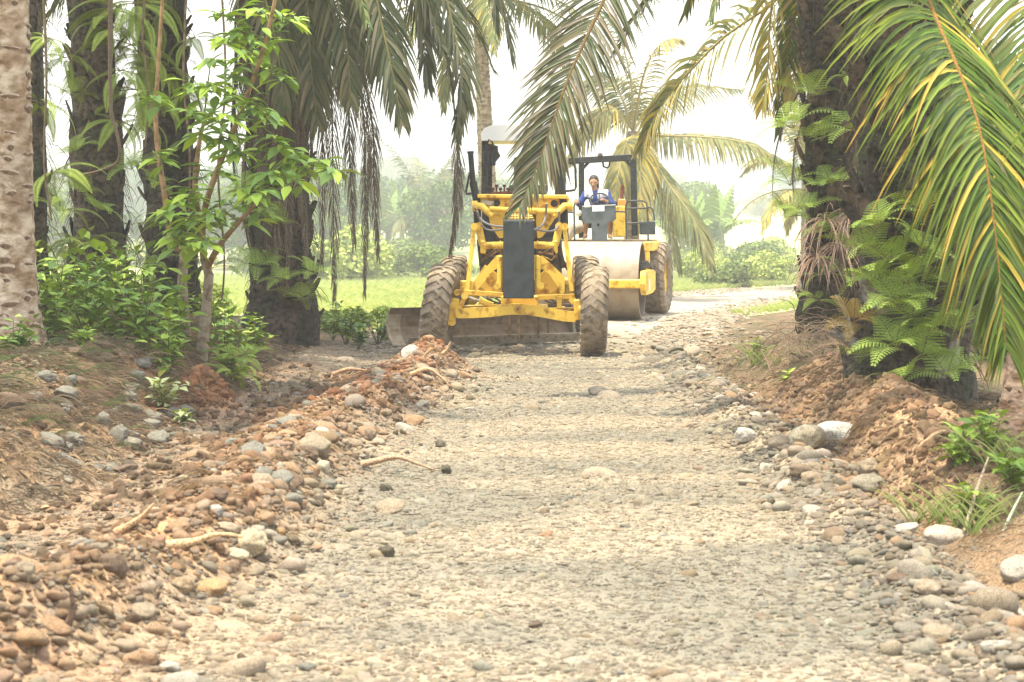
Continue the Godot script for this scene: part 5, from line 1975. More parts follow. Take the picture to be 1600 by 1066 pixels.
	var grey := {"droop": 0.6, "fluff": 0.28, "fold": 0.3, "a0": 1.2, "a1": 0.55, "from": 0.34, "r0": 0.035, "pal": [Color(0.04, 0.058, 0.02), Color(0.06, 0.074, 0.03), Color(0.08, 0.085, 0.045), Color(0.11, 0.10, 0.07)], "tip": Color(0.20, 0.15, 0.09), "dry": 0.7, "yellow": 0.0}
	own_frond(rp, [[1315, -170, 28.3], [1200, -290, 27.6], [1060, -230, 26.4], [985, -90, 25.4], [930, 30, 24.9], [893, 110, 24.6], [866, 185, 24.4], [843, 250, 24.3], [812, 322, 24.2]], 128, 0.92, 0.038, Vector3(-0.35, 0.3, 0.95), grey, true)
	var lime := {"droop": 1.3, "fluff": 0.25, "a0": 1.3, "a1": 0.6, "segs": 4, "pal": [Color(0.14, 0.16, 0.05), Color(0.22, 0.21, 0.07), Color(0.10, 0.13, 0.04), Color(0.32, 0.27, 0.08)], "tip": Color(0.40, 0.28, 0.08), "dry": 0.8, "yellow": 0.06, "r0": 0.04, "stalk": Color(0.3, 0.24, 0.09)}
	own_frond(rp, [[1315, -170, 28.3], [1290, -110, 30.0], [1225, -10, 32.0], [1135, 55, 33.5], [1075, 115, 34.5], [1030, 170, 35.2], [1000, 232, 35.6]], 130, 1.0, 0.055, Vector3(-0.35, 0.5, 0.8), lime)
	own_frond(rp, [[1315, -170, 28.3], [1270, -230, 29.0], [1225, -100, 30.0], [1205, 20, 30.6], [1200, 110, 30.9], [1192, 165, 31.0]], 56, 0.9, 0.05, Vector3(-0.6, 0.5, 0.6), lime.merged({"yellow": 0.15, "pal": [Color(0.36, 0.29, 0.08), Color(0.22, 0.22, 0.07)]}, true))
	own_frond(rp, [[1315, -170, 28.3], [1300, -190, 29.6], [1262, -60, 30.6], [1245, 50, 31.0], [1238, 160, 31.2]], 52, 0.85, 0.05, Vector3(-0.4, 0.5, 0.7), lime.merged({"yellow": 0.15, "pal": [Color(0.36, 0.29, 0.08), Color(0.26, 0.24, 0.08), Color(0.26, 0.19, 0.11)]}, true))
	for k in 5:
		var ang := rnd(-2.6, 1.0)
		put("dead_frond", frond_kind("dead_hang"), M.dead, rp, Transform3D(Basis(Vector3.UP, ang) * Basis(Vector3.RIGHT, 0.35 + rnd(-0.2, 0.2)) * Basis.from_scale(Vector3.ONE * rnd(0.4, 0.6)), (t1 - b) * rnd(0.28, 0.6) + Vector3(sin(ang), 0, cos(ang)) * 0.5))
	b = on(3.78, 20.6)
	var t2 := P(1420, -330, 20.6)
	var cp := oil_palm("stout fern-covered oil palm trunk with pale lichened leaf stubs beside the clay mound", b, t2, 0.54, 0.44, 18, 10, Color(0.05, 0.04, 0.03), "ferny_oil_palm", 1.3)
	crown(cp, t2 - b, "coco", 13, 1.0, 0.2)
	var lush := {"droop": 1.0, "fluff": 0.2, "fold": 0.35, "a0": 1.35, "a1": 0.75, "from": 0.24, "r0": 0.026, "pal": [Color(0.055, 0.10, 0.014), Color(0.08, 0.14, 0.018), Color(0.125, 0.18, 0.022), Color(0.045, 0.075, 0.018)], "tip": Color(0.30, 0.26, 0.05), "dry": 0.5, "yellow": 0.055, "stalk": Color(0.22, 0.12, 0.03), "lift": 0.05}
	own_frond(cp, [[1420, -330, 20.6], [1395, -260, 18.8], [1420, -110, 16.6], [1455, 10, 15.5], [1492, 95, 15.0], [1528, 190, 14.6], [1546, 290, 14.3], [1560, 410, 14.1], [1572, 540, 14.0]], 185, 1.27, 0.034, Vector3(0.55, 0.35, 0.75), lush, true)
	own_frond(cp, [[1420, -330, 20.6], [1500, -330, 18.8], [1560, -190, 17.2], [1600, -30, 16.4], [1622, 130, 16.0], [1630, 300, 15.8], [1622, 460, 15.8]], 130, 1.25, 0.034, Vector3(0.2, 0.4, 0.9), lush.merged({"pal": [Color(0.14, 0.19, 0.05), Color(0.24, 0.26, 0.09), Color(0.34, 0.28, 0.12), Color(0.09, 0.14, 0.04)], "yellow": 0.06}, true), true)
	b = on(4.12, 17.2)
	p = thing("brown_palm", "brown palm trunk with peeling bark at the right edge of the picture", "palm tree", b)
	scarred_trunk(p, b, b + Vector3(0.25, 5.6, 0), 0.21, 0.17, 0.19, Color(0.20, 0.12, 0.075), Color(0.36, 0.27, 0.19), Color(0.09, 0.055, 0.035))
	crown(p, Vector3(0.25, 5.6, 0), "coco", 10, 0.9, 1.3)
	own_frond(p, [[1640, -380, 17.2], [1700, -420, 15.0], [1745, -230, 13.0], [1730, -40, 12.4], [1700, 120, 12.2], [1672, 270, 12.1]], 64, 1.0, 0.034, Vector3(0.5, 0.3, 0.8), lush.merged({"pal": [Color(0.13, 0.21, 0.035), Color(0.19, 0.25, 0.05), Color(0.10, 0.16, 0.03)], "lift": 0.0, "a0": 1.0, "a1": 0.7}, true), true)
	# tall coconut behind the grader
	var cb := P(770, 455, 52.0)
	cb.y = land(cb.x, 52.0)
	var ct := P(747, -35, 52.0)
	p = thing("coconut_palm", "tall slender coconut palm rising behind the motor grader cab", "palm tree", cb)
	scarred_trunk(p, cb, ct, 0.235, 0.145, 0.14, Color(0.24, 0.19, 0.13), Color(0.34, 0.28, 0.2), Color(0.14, 0.10, 0.07))
	crown(p, ct - cb, "coco", 24, 1.1, 0.9)
	# coconut behind the roller with yellowing fronds
	cb = P(986, 452, 53.0)
	cb.y = land(cb.x, 53.0)
	ct = P(990, 205, 53.0)
	p = thing("coconut_palm", "low coconut palm with yellowing fronds spreading behind the roll bar", "palm tree", cb)
	scarred_trunk(p, cb, ct, 0.2, 0.16, 0.16, Color(0.22, 0.17, 0.11), Color(0.33, 0.27, 0.19), Color(0.12, 0.09, 0.06))
	var hz := {"droop": 1.5, "segs": 4, "pal": [Color(0.13, 0.14, 0.05), Color(0.19, 0.18, 0.07), Color(0.10, 0.12, 0.045)], "stalk": Color(0.3, 0.24, 0.12), "dry": 0.8, "r0": 0.04, "from": 0.1}
	var gold := hz.merged({"pal": [Color(0.26, 0.22, 0.07), Color(0.20, 0.19, 0.065), Color(0.14, 0.14, 0.05)], "yellow": 0.15}, true)
	own_frond(p, [[990, 205, 53], [1030, 150, 53.5], [1085, 135, 54], [1155, 140, 54.5]], 88, 0.85, 0.055, Vector3(0, 0.8, 0.6), hz)
	own_frond(p, [[990, 208, 53], [1040, 212, 52.5], [1100, 214, 52], [1160, 222, 51.6], [1215, 246, 51.4]], 92, 0.95, 0.055, Vector3(0, 0.8, 0.6), hz)
	own_frond(p, [[990, 212, 53], [1015, 245, 52], [1050, 295, 51.4], [1085, 345, 51], [1112, 412, 50.8]], 110, 1.25, 0.055, Vector3(0.6, 0.6, 0.7), hz)
	own_frond(p, [[990, 212, 53], [1010, 260, 54], [1040, 330, 54.5], [1062, 420, 54.7]], 90, 1.0, 0.055, Vector3(0.6, 0.6, 0.7), hz)
	own_frond(p, [[990, 212, 53], [978, 225, 51.6], [965, 280, 51], [955, 350, 50.8]], 90, 1.0, 0.055, Vector3(-0.5, 0.6, 0.7), gold)
	own_frond(p, [[990, 212, 53], [1000, 225, 51.6], [1000, 290, 51], [1003, 350, 50.8]], 90, 1.0, 0.055, Vector3(0.2, 0.6, 0.7), gold)
	own_frond(p, [[990, 205, 53], [960, 170, 52.5], [925, 190, 52.2], [890, 250, 52]], 90, 1.0, 0.055, Vector3(-0.4, 0.7, 0.6), gold)
	own_frond(p, [[990, 205, 53], [965, 140, 53.5], [930, 120, 54], [880, 160, 54.5]], 90, 0.9, 0.055, Vector3(-0.2, 0.8, 0.6), hz)
	own_frond(p, [[990, 205, 53], [985, 120, 53], [965, 50, 53], [935, 10, 53]], 54, 0.85, 0.05, Vector3(0.5, 1, 0.2), hz)
	own_frond(p, [[990, 205, 53], [1005, 120, 52], [1030, 70, 51.5], [1060, 60, 51]], 50, 0.8, 0.05, Vector3(-0.3, 1, 0.2), gold)
	# hazy palms in the background
	for q in [[668, 352, 78.0, 12, "hazy young palm in the meadow left of the motor grader"], [1262, 270, 60.0, 16, "hazy palm with drooping yellow fronds behind the right trunk"]]:
		cb = P(q[0], 450, q[2])
		cb.y = land(cb.x, q[2])
		ct = P(q[0], q[1], q[2])
		p = thing("background_palm", q[4], "palm tree", cb, "hazy palms in the background")
		scarred_trunk(p, cb, ct, 0.2, 0.16, 0.4, Color(0.22, 0.17, 0.11), Color(0.33, 0.27, 0.19), Color(0.12, 0.09, 0.06))
		crown(p, ct - cb, "gold" if q[0] > 1200 else "coco", q[3], 0.85, q[2])


# ---------------------------------------------------------------- background trees and bushes
func foliage(seed_: int, size: Vector3, lobes: int, count: int, leaf_: float, c0: Color, c1: Color) -> ArrayMesh:
	rng.seed = seed_
	var mb := MB.new()
	var L := []
	for k in lobes:
		var o := rdir() * Vector3(0.62, 0.5, 0.62)
		L.append([Vector3(o.x * size.x, size.y * (0.55 + o.y * 0.85), o.z * size.z), size.x * rnd(0.26, 0.46)])
	for k in count:
		var b: Array = L[rng.randi_range(0, lobes - 1)]
		var o := rdir()
		if o.y < -0.3 and rng.randf() < 0.6: o.y = -o.y
		var p: Vector3 = b[0] + o * b[1] * Vector3(1, 0.8, 1) * (1.0 - absf(rng.randfn(0, 0.16)))
		var n := (o + rdir() * 0.9).normalized()
		var d := n.cross(rdir()).normalized()
		var s := n.cross(d)
		var l := leaf_ * rnd(0.6, 1.3)
		mb.col = tone(c0.lerp(c1, rng.randf()), 0.25)
		mb.tri(p, p + d * l * 0.5 + s * l * 0.3, p + d * l, n, n, n)
		mb.tri(p, p + d * l, p + d * l * 0.5 - s * l * 0.3, n, n, n)
	return mb.build()

func build_background() -> void:
	var crowns := []
	for k in 4:
		crowns.append(foliage(500 + k, Vector3(1, 1.15, 1), 15, 5200, 0.085, [Color(0.05, 0.10, 0.022), Color(0.09, 0.15, 0.03), Color(0.06, 0.12, 0.04), Color(0.13, 0.18, 0.035)][k], [Color(0.13, 0.19, 0.04), Color(0.18, 0.24, 0.05), Color(0.12, 0.19, 0.06), Color(0.22, 0.26, 0.06)][k]))
	rng.seed = 777
	var tm := MB.new()
	tm.col = Color(0.17, 0.13, 0.09)
	tm.tube([Vector3(0, -0.3, 0), Vector3(0.03, 0.5, 0), Vector3(0, 1.0, 0.02), Vector3(0.05, 1.7, 0)], [0.085, 0.07, 0.055, 0.03], 9, true, 0.2, n_mid)
	for k in 6:
		tm.tube([Vector3(0, 0.7 + k * 0.12, 0), Vector3(cos(k * 2.4) * 0.3, 1.1 + k * 0.12, sin(k * 2.4) * 0.3), Vector3(cos(k * 2.4) * 0.6, 1.35 + k * 0.12, sin(k * 2.4) * 0.6)], [0.035, 0.025, 0.01], 6)
	var trunk := tm.build()
	var words := ["dark green", "bright green", "blue-green", "yellow-green"]
	var zone_words := ["rounded tree in the tree line beyond the left meadow", "rounded tree on the rising ground behind the left meadow", "rounded tree in the haze beyond the bend on the right", "rounded tree on the hillside closing the view"]
	var trees := []
	for k in 74:
		var d: float
		var px: float
		var zi: int
		if k < 30:
			d = rnd(72.0, 100.0); px = rnd(20.0, 790.0); zi = 0
		elif k < 46:
			d = rnd(105.0, 160.0); px = rnd(0.0, 800.0); zi = 1
		elif k < 60:
			d = rnd(78.0, 130.0); px = rnd(1010.0, 1500.0); zi = 2
		else:
			d = rnd(170.0, 225.0); px = rnd(0.0, 1300.0); zi = 3
		var x := (px - 800.0) / FOCAL * d
		var v := rng.randi_range(0, 3)
		var top := EYE + (335.0 - rnd(205, 300)) / FOCAL * d
		var at := on(x, d)
		var h := maxf(2.2, top - at.y)
		var o := thing("broadleaf_tree", words[v] + " " + zone_words[zi], "tree", at, words[v] + " " + zone_words[zi])
		trees.append(o)
		var sc := h / 2.2
		o.rotation.y = rnd(0, TAU)
		put("trunk", trunk, M.bark, o, Transform3D(Basis.from_scale(Vector3(sc * 0.7, sc * 0.62, sc * 0.7)), Vector3.ZERO))
		put("crown", crowns[v], M.far_leaf, o, Transform3D(Basis.from_scale(Vector3(sc * rnd(0.8, 1.2), sc * 0.93, sc * rnd(0.8, 1.2))), Vector3(0, sc * 0.28, 0)))
	ordered_labels(trees)
	for q in [[1470.0, 36.0, 6.4, 0, "dark leafy tree standing close behind the fern-covered right trunk"], [1600.0, 31.0, 6.8, 2, "leafy tree filling the upper right corner behind the coconut fronds"], [1545.0, 27.0, 2.6, 1, "small bushy tree between the fern-covered trunk and the brown palm"]]:
		var at := on((q[0] - 800.0) / FOCAL * q[1], q[1])
		var o := thing("broadleaf_tree", q[4], "tree", at)
		var sc: float = q[2] / 2.2
		put("trunk", trunk, M.bark, o, Transform3D(Basis.from_scale(Vector3(sc * 0.7, sc * 0.62, sc * 0.7)), Vector3.ZERO))
		put("crown", crowns[q[3]], M.far_leaf, o, Transform3D(Basis.from_scale(Vector3(sc * 0.75, sc * 1.1, sc * 0.75)), Vector3(0, -sc * 0.1, 0)))
	trees = []
	# low bushes along the meadow's far edge, by the bend and between the left trunks
	var bushes := []
	for k in 3:
		bushes.append(foliage(600 + k, Vector3(0.8, 0.75, 0.8), 10, 2600, 0.10, [Color(0.09, 0.14, 0.025), Color(0.24, 0.31, 0.06), Color(0.12, 0.17, 0.05)][k], [Color(0.18, 0.23, 0.05), Color(0.38, 0.42, 0.12), Color(0.19, 0.23, 0.08)][k]))
	rng.seed = 888
	var bz := [["bush at the far edge of the left meadow", 22], ["bush beside the road bend on the right", 22], ["bush at the meadow edge left of the blade", 8], ["bush between the palm trunks on the left", 9]]
	for z in 4:
		for k in bz[z][1]:
			var d: float; var px: float; var s: float; var v0 := 0
			if z == 0: d = rnd(64, 82); px = rnd(60, 780); s = rnd(0.35, 1.9)
			elif z == 1: d = rnd(60, 78); px = rnd(1060, 1420); s = rnd(0.4, 1.3); v0 = 1
			elif z == 2: d = rnd(35, 40); px = rnd(505, 630); s = rnd(0.35, 0.6)
			else: d = rnd(36, 42); px = rnd(60, 385); s = rnd(0.5, 0.95)
			var v := 1 if v0 == 1 and rng.randf() < 0.7 else rng.randi_range(0, 2)
			var at := on((px - 800.0) / FOCAL * d, d)
			var o := put("bush", bushes[v], M.far_leaf, self, Transform3D(Basis(Vector3.UP, rnd(0, TAU)) * Basis.from_scale(Vector3(s * 1.2, s, s * 1.2)), at - Vector3(0, 0.1 * s, 0)))
			var w: String = ["dark green", "pale green", "dull green"][v] + " " + str(bz[z][0])
			tag(o, w, "bush", w)
			trees.append(o)
	ordered_labels(trees)
	trees = []
	# banana plants
	var bm := MB.new()
	bm.col = Color(0.18, 0.2, 0.08)
	bm.tube([Vector3(0, -0.2, 0), Vector3(0, 1.2, 0)], [0.13, 0.09], 9)
	var stem := bm.build()
	var lf := []
	for k in 2:
		bm = MB.new()
		var pts := arching([1.2, 0.8][k], 2.0, [0.9, 1.9][k])
		for s in [-1.0, 1.0]:
			for i in 14:
				var f0 := i / 14.0
				var f1 := (i + 1) / 14.0
				var w0 := 0.30 * sin(PI * pow(f0, 0.7)); var w1 := 0.30 * sin(PI * pow(f1, 0.7))
				bm.col = tone(Color(0.15, 0.22, 0.05), 0.12)
				var sag := Vector3(0, -0.25 - rnd(0, 0.3), 0)
				bm.quad(cr(pts, f0), cr(pts, f1 - 0.012), cr(pts, f1 - 0.012) + (Vector3(s, 0, 0) + sag) * w1, cr(pts, f0) + (Vector3(s, 0, 0) + sag) * w0, Vector3(0, 1, 0))
		lf.append(bm.build())
	for q in [[1066, 72], [1088, 75], [1106, 73], [1128, 78], [1050, 80], [650, 82], [628, 84], [606, 80], [690, 79]]:
		var at := on((q[0] - 800.0) / FOCAL * q[1], q[1])
		var w := "banana plant with torn leaves " + ("behind the bend on the right" if q[0] > 900 else "in the haze left of the grader")
		var o := thing("banana_plant", w, "banana plant", at, w)
		trees.append(o)
		put("stem", stem, M.far_leaf, o)
		for k in 8:
			put("leaf", lf[k % 2], M.far_leaf, o, Transform3D(Basis(Vector3.UP, k * 2.4 + q[0]) * Basis.from_scale(Vector3.ONE * rnd(0.8, 1.15)), Vector3(0, 1.15, 0)))
	ordered_labels(trees)
	# grass
	var g := MB.new()
	for k in 9:
		var a := rnd(0, TAU)
		g.blade(Vector3(rnd(-0.05, 0.05), 0, rnd(-0.05, 0.05)), Vector3(cos(a) * 0.4, 1, sin(a) * 0.4), Vector3(cos(a + 1.57), 0, sin(a + 1.57)), rnd(0.6, 1.0), 0.07, 0.8, 3, Color(0.8, 0.8, 0.8), Color(1, 1, 1))
	var gm := g.build()
	var xs := []
	var cs := PackedColorArray()
	for k in 26000:
		var d := 34.0 + 36.0 * sqrt(rng.randf())
		var x := rnd(-0.26, 0.30) * d
		if zone(x, d) != 2: continue
		var s := rnd(0.10, 0.26) * (2.6 if x > road_mid(d) and d > 52.0 else 1.0)
		xs.append(Transform3D(Basis(Vector3.UP, rnd(0, TAU)) * Basis.from_scale(Vector3(s * 1.6, s, s * 1.6)), on(x, d)))
		cs.append(tone(Color(0.34, 0.43, 0.12).lerp(Color(0.52, 0.52, 0.22), rng.randf()), 0.15))
	multi("meadow_grass", gm, M.grass, xs, cs, "short pale green grass growing over the meadow", "grass")


# ---------------------------------------------------------------- saplings, ferns, shrubs, litter
func build_saplings() -> void:
	rng.seed = 4242
	var lm := []
	for k in 3:
		var mb := MB.new()
		mb.col = [Color(0.24, 0.36, 0.055), Color(0.36, 0.48, 0.07), Color(0.18, 0.28, 0.07)][k]
		mb.leaf(Vector3(0, 0, 0.12), Vector3(0, 0.05, 1), Vector3.UP, 1.0, 0.40, 0.55)
		mb.col = Color(0.16, 0.19, 0.06)
		mb.rod(Vector3.ZERO, Vector3(0, 0.01, 0.14), 0.012, 5)
		lm.append(mb.build())
	var sets := [
		["sapling with pale trunk and a brown stem slanting right, in front of the dark palms", [[[312, 545, 25.2], [322, 480, 25.2], [326, 430, 25.2], [318, 403, 25.2]]], 0.062,
			[[[318, 405, 25.2], [316, 345, 25.1], [332, 285, 25.0], [372, 185, 24.7], [410, 80, 24.5], [438, -40, 24.4]], [[322, 420, 25.2], [345, 380, 25.0], [375, 345, 24.7], [400, 318, 24.6]], [[319, 400, 25.2], [305, 300, 25.2], [310, 230, 25.2], [318, 190, 25.2]]],
			[[330, 130], [352, 178], [312, 205], [395, 165], [428, 212], [462, 238], [500, 250], [385, 292], [412, 325], [395, 340], [362, 118], [420, 62], [458, 24.0], [385, 80], [402, 300], [440, 118], [350, 60], [300, 170], [345, 215], [405, 15], [440, 225], [365, 240], [340, 265], [420, 180], [375, 150], [330, 90], [300, 130], [345, 20], [375, 50], [425, 265], [480, 260], [520, 262], [360, 320], [330, 330], [445, 255]]],
		["sapling with a thin bare upright stem against the third dark palm", [[[290, 500, 25.9], [284, 440, 25.9], [288, 385, 25.9]]], 0.058,
			[[[287, 390, 25.9], [268, 380, 25.9], [256, 300, 25.9], [243, 200, 25.9], [248, 80, 25.9], [256, -40, 25.9]]],
			[[300, 335], [285, 350], [318, 345], [276, 372], [250, 245], [306, 378], [262, 330], [300, 300], [285, 315], [320, 375], [240, 150]]]]
	for q in sets:
		var base := P(q[1][0][0][0], q[1][0][0][1], q[1][0][0][2])
		base.y = land(base.x, -base.z)
		var o := thing("sapling", q[0], "tree", base)
		var stems := []
		for s in q[1]:
			var mb := MB.new()
			mb.col = Color(0.25, 0.20, 0.145)
			var pts := line_of(s, base)
			pts[0].y = -0.1
			mb.tube(pts, [q[2] * 1.25, q[2], q[2] * 0.9, q[2] * 0.75], 12, true, 0.2, n_mid)
			put("trunk", mb.build(), M.pale_bark, o)
		for s in q[3]:
			var mb := MB.new()
			var pts := line_of(s, base)
			stalk(mb, pts, 0.043, 0.019, Color(0.27, 0.17, 0.085), 8)
			put("stem", mb.build(), M.stem, o)
			for k in 20:
				stems.append(cr(pts, 0.15 + 0.85 * k / 19.0))
		for cl in q[4]:
			var at := P(cl[0], cl[1], 24.6 + rnd(-0.6, 0.6)) - base
			var near: Vector3 = stems[0]
			for s in stems:
				if s.distance_to(at + Vector3(0, -0.15, 0)) < near.distance_to(at + Vector3(0, -0.15, 0)): near = s
			var mb := MB.new()
			mb.col = Color(0.15, 0.17, 0.06)
			var midp := (near + at) / 2 + Vector3(0, 0.06, 0)
			mb.tube([near, midp, at], [0.012, 0.009, 0.006], 6)
			put("twig", mb.build(), M.stem, o)
			for k in 17:
				var a := k * 2.4 + rnd(-0.3, 0.3)
				var b := Basis(Vector3.UP, a) * Basis(Vector3.RIGHT, rnd(-0.35, 0.45)) * Basis(Vector3.BACK, rnd(-0.3, 0.3)) * Basis.from_scale(Vector3.ONE * rnd(0.16, 0.34))
				put("leaf", lm[rng.randi_range(0, 2)], M.leaf, o, Transform3D(b, (at + Vector3(0, -0.02 * (k % 4), 0)) if k < 10 else midp.lerp(at, rnd(-0.4, 0.9)) + Vector3(rnd(-0.08, 0.08), rnd(-0.12, 0.1), rnd(-0.08, 0.08))))
	# vine hanging on the second palm
	var vm := MB.new()
	vm.col = Color(0.17, 0.125, 0.085)
	var vp := line_of([[172, -20, 28.0], [172, 160, 28.0], [180, 200, 28.0], [187, 235, 28.0], [180, 256, 28.1], [150, 268, 28.2], [118, 275, 28.3]], Vector3.ZERO)
	stalk(vm, vp, 0.03, 0.012, Color(0.17, 0.125, 0.085), 8)
	tag(put("vine", vm.build(), M.dead, self), "brown woody vine looping round the second dark palm on the left", "vine")

	for q in [[[[66, -30, 25.0], [72, 120, 25.0], [68, 250, 25.1], [80, 345, 25.1]], "thin straight liana hanging right of the pale palm trunk"], [[[228, -30, 28.0], [222, 60, 28.0], [232, 150, 28.1], [226, 230, 28.2]], "thin liana hanging between the second and third dark palms"], [[[345, -30, 26.0], [352, 130, 26.0], [340, 260, 26.0], [350, 400, 26.2], [346, 470, 26.3]], "slender bare stem standing right of the slanting sapling stem"], [[[292, -30, 27.0], [286, 120, 27.0], [296, 250, 27.0], [290, 420, 27.2]], "slender bare stem standing left of the slanting sapling stem"]]:
		vm = MB.new()
		stalk(vm, line_of(q[0], Vector3.ZERO), 0.016, 0.011, Color(0.15, 0.11, 0.07), 7)
		tag(put("liana", vm.build(), M.stem, self), q[1], "vine")


func fern_mesh(kind: int, seed_: int) -> ArrayMesh:
	rng.seed = seed_
	var mb := MB.new()
	var n := 7 if kind == 0 else 6
	for k in n:
		var a := TAU * k / n + rnd(-0.4, 0.4)
		var L := rnd(0.75, 1.1)
		var pts := []
		for q in arching([0.5, 0.75, 0.2][kind] + rnd(-0.25, 0.25), L, [1.9, 1.7, 2.6][kind]):
			pts.append(Basis(Vector3.UP, a) * q)
		stalk(mb, pts, 0.008, 0.002, Color(0.14, 0.12, 0.04), 4)
		var c: Color = [Color(0.18, 0.26, 0.04), Color(0.25, 0.35, 0.07), Color(0.19, 0.26, 0.04)][kind]
		var cnt: int = [30, 12, 40][kind]
		for i in cnt:
			var t := 0.14 + 0.86 * (i + 0.5) / cnt
			var p := cr(pts, t)
			var tg := (cr(pts, minf(1, t + 0.02)) - cr(pts, t - 0.02)).normalized()
			var sd := tg.cross(Vector3.UP).normalized()
			var up := sd.cross(tg)
			for s in [-1.0, 1.0]:
				if kind != 1:
					mb.blade(p, sd * s + tg * 0.25 + up * 0.1, up, L * 0.13 * sin(PI * pow(t, 0.75)) + 0.015, 0.017, 0.5, 2, tone(c, 0.15), c.lerp(Color(0.16, 0.2, 0.05), 0.5))
				else:   # lacy, twice divided
					var pl := L * 0.42 * (1.05 - t) + 0.02
					var dir: Vector3 = (sd * s + tg * 0.5 + up * 0.05).normalized()
					var m := int(pl / 0.024) + 1
					for j in m:
						var f := (j + 0.5) / m
						var pp: Vector3 = p + dir * pl * f + Vector3.DOWN * 0.12 * pl * f * f
						for s2 in [-1.0, 1.0]:
							mb.blade(pp, tg * s2 + dir * 0.7, up, 0.042 * (1.0 - f * 0.6), 0.015, 0.3, 2, tone(c, 0.15), tone(c, 0.2))
	return mb.build()

func build_undergrowth() -> void:
	var ferns := [fern_mesh(0, 61), fern_mesh(1, 62), fern_mesh(2, 63), fern_mesh(1, 64)]
	rng.seed = 990
	# [px, py, distance, size, kind] of each fern, and the words that tell where it grows
	var grp := [
		["long drooping fern on the dark palms at left", [[196, 20, 29.4, 1.0, 2], [205, 70, 29.6, 1.1, 2], [188, 110, 29.4, 0.9, 2], [228, 90, 31, 0.9, 2], [212, 140, 30, 1.0, 2], [238, 30, 33.4, 0.8, 2], [100, 90, 29.4, 0.7, 2], [82, 270, 26, 0.8, 2], [75, 60, 26.0, 0.6, 2], [165, 40, 29.4, 0.8, 2], [245, 160, 33.3, 0.8, 2], [262, 110, 33.3, 0.8, 2], [300, 60, 33.3, 0.8, 2], [215, 5, 29.5, 1.0, 2], [182, 190, 29.5, 0.7, 2], [225, 190, 33.2, 0.8, 2], [285, 150, 33.2, 0.7, 2], [60, 160, 26.0, 0.7, 2]]],
		["green fern tuft low on the dark palms at left", [[130, 385, 29.3, 0.75, 0], [165, 395, 29.3, 0.7, 0], [118, 240, 29.4, 0.5, 1], [92, 330, 26, 0.7, 0], [240, 290, 33.3, 0.55, 1], [232, 350, 33.3, 0.5, 0], [400, 420, 32.2, 0.55, 1], [470, 470, 32.2, 0.55, 1], [410, 400, 32.2, 0.5, 0], [330, 420, 33, 0.6, 0], [205, 265, 29.7, 0.5, 1], [150, 330, 29.3, 0.5, 1], [120, 300, 29.3, 0.45, 3], [262, 250, 33.3, 0.5, 1], [245, 410, 33.2, 0.6, 0], [110, 150, 29.4, 0.5, 1], [425, 350, 32.2, 0.5, 3], [385, 300, 32.4, 0.5, 1], [485, 430, 32.2, 0.45, 3], [440, 440, 32.1, 0.45, 1]]],
		["lacy green fern on the fern-covered right trunk", [[1392, 410, 19.78, 0.47, 1], [1440, 395, 19.68, 0.49, 1], [1380, 470, 19.78, 0.47, 3], [1425, 500, 19.68, 0.52, 1], [1462, 520, 19.68, 0.52, 3], [1400, 545, 19.68, 0.47, 1], [1440, 560, 19.68, 0.49, 3], [1490, 450, 19.68, 0.47, 1], [1480, 590, 19.68, 0.43, 3], [1410, 600, 19.58, 0.47, 1], [1375, 355, 19.78, 0.47, 3], [1352, 395, 19.98, 0.43, 1], [1445, 330, 19.68, 0.47, 1], [1500, 520, 19.78, 0.47, 3], [1385, 625, 19.58, 0.36, 1], [1420, 445, 19.63, 0.47, 3], [1350, 560, 20.08, 0.38, 1], [1405, 480, 19.7, 0.5, 3], [1365, 440, 19.8, 0.5, 1], [1450, 425, 19.7, 0.5, 3]]],
		["pale fern sprouting from the tall dark right trunk", [[1265, 150, 27.8, 0.55, 1], [1330, 205, 27.7, 0.6, 1], [1300, 290, 27.7, 0.5, 3], [1345, 280, 27.7, 0.5, 1], [1240, 200, 28.0, 0.6, 1], [1300, 365, 27.7, 0.6, 3], [1290, 430, 27.7, 0.5, 0], [1325, 120, 27.7, 0.5, 0], [1235, 290, 28.2, 0.7, 3], [1228, 340, 28.2, 0.6, 1], [1285, 220, 27.7, 0.5, 3], [1345, 400, 27.6, 0.55, 1], [1260, 330, 27.8, 0.5, 1], [1320, 440, 27.6, 0.5, 3], [1275, 470, 27.6, 0.5, 0]]],
		["broad fern at the foot of the palms on the left bank", [[115, 520, 23.5, 0.8, 0], [95, 480, 24.5, 0.8, 0], [150, 500, 24, 0.7, 0], [75, 395, 26, 0.7, 0], [365, 590, 22, 0.5, 0], [380, 560, 24, 0.55, 0]]]]
	for g in grp:
		g[1].sort_custom(func(a, b): return a[1] < b[1])
		var nth := 0
		for q in g[1]:
			nth += 1
			var at := P(q[0], q[1], q[2])
			var o := put("fern", ferns[q[4]], M.fern, self, Transform3D(Basis(Vector3.UP, rnd(0, TAU)) * Basis(Vector3.RIGHT, 0.35) * Basis.from_scale(Vector3.ONE * q[3] * rnd(0.9, 1.15)), at))
			tag(o, (["highest", "second highest", "third highest"][nth - 1] if nth < 4 else ORD[nth] + " from top") + " " + g[0], "fern", g[0])
	var br := put("fern", ferns[1], tinted("fern", Color(1.25, 0.62, 0.8)), self, Transform3D(Basis(Vector3.RIGHT, 0.5) * Basis.from_scale(Vector3.ONE * 0.4), P(1335, 505, 20.2)))
	tag(br, "single brown withered fern at the left side of the fern-covered trunk", "fern")
	# leafy shrubs on the left bank, each leaf its own
	var lm := []
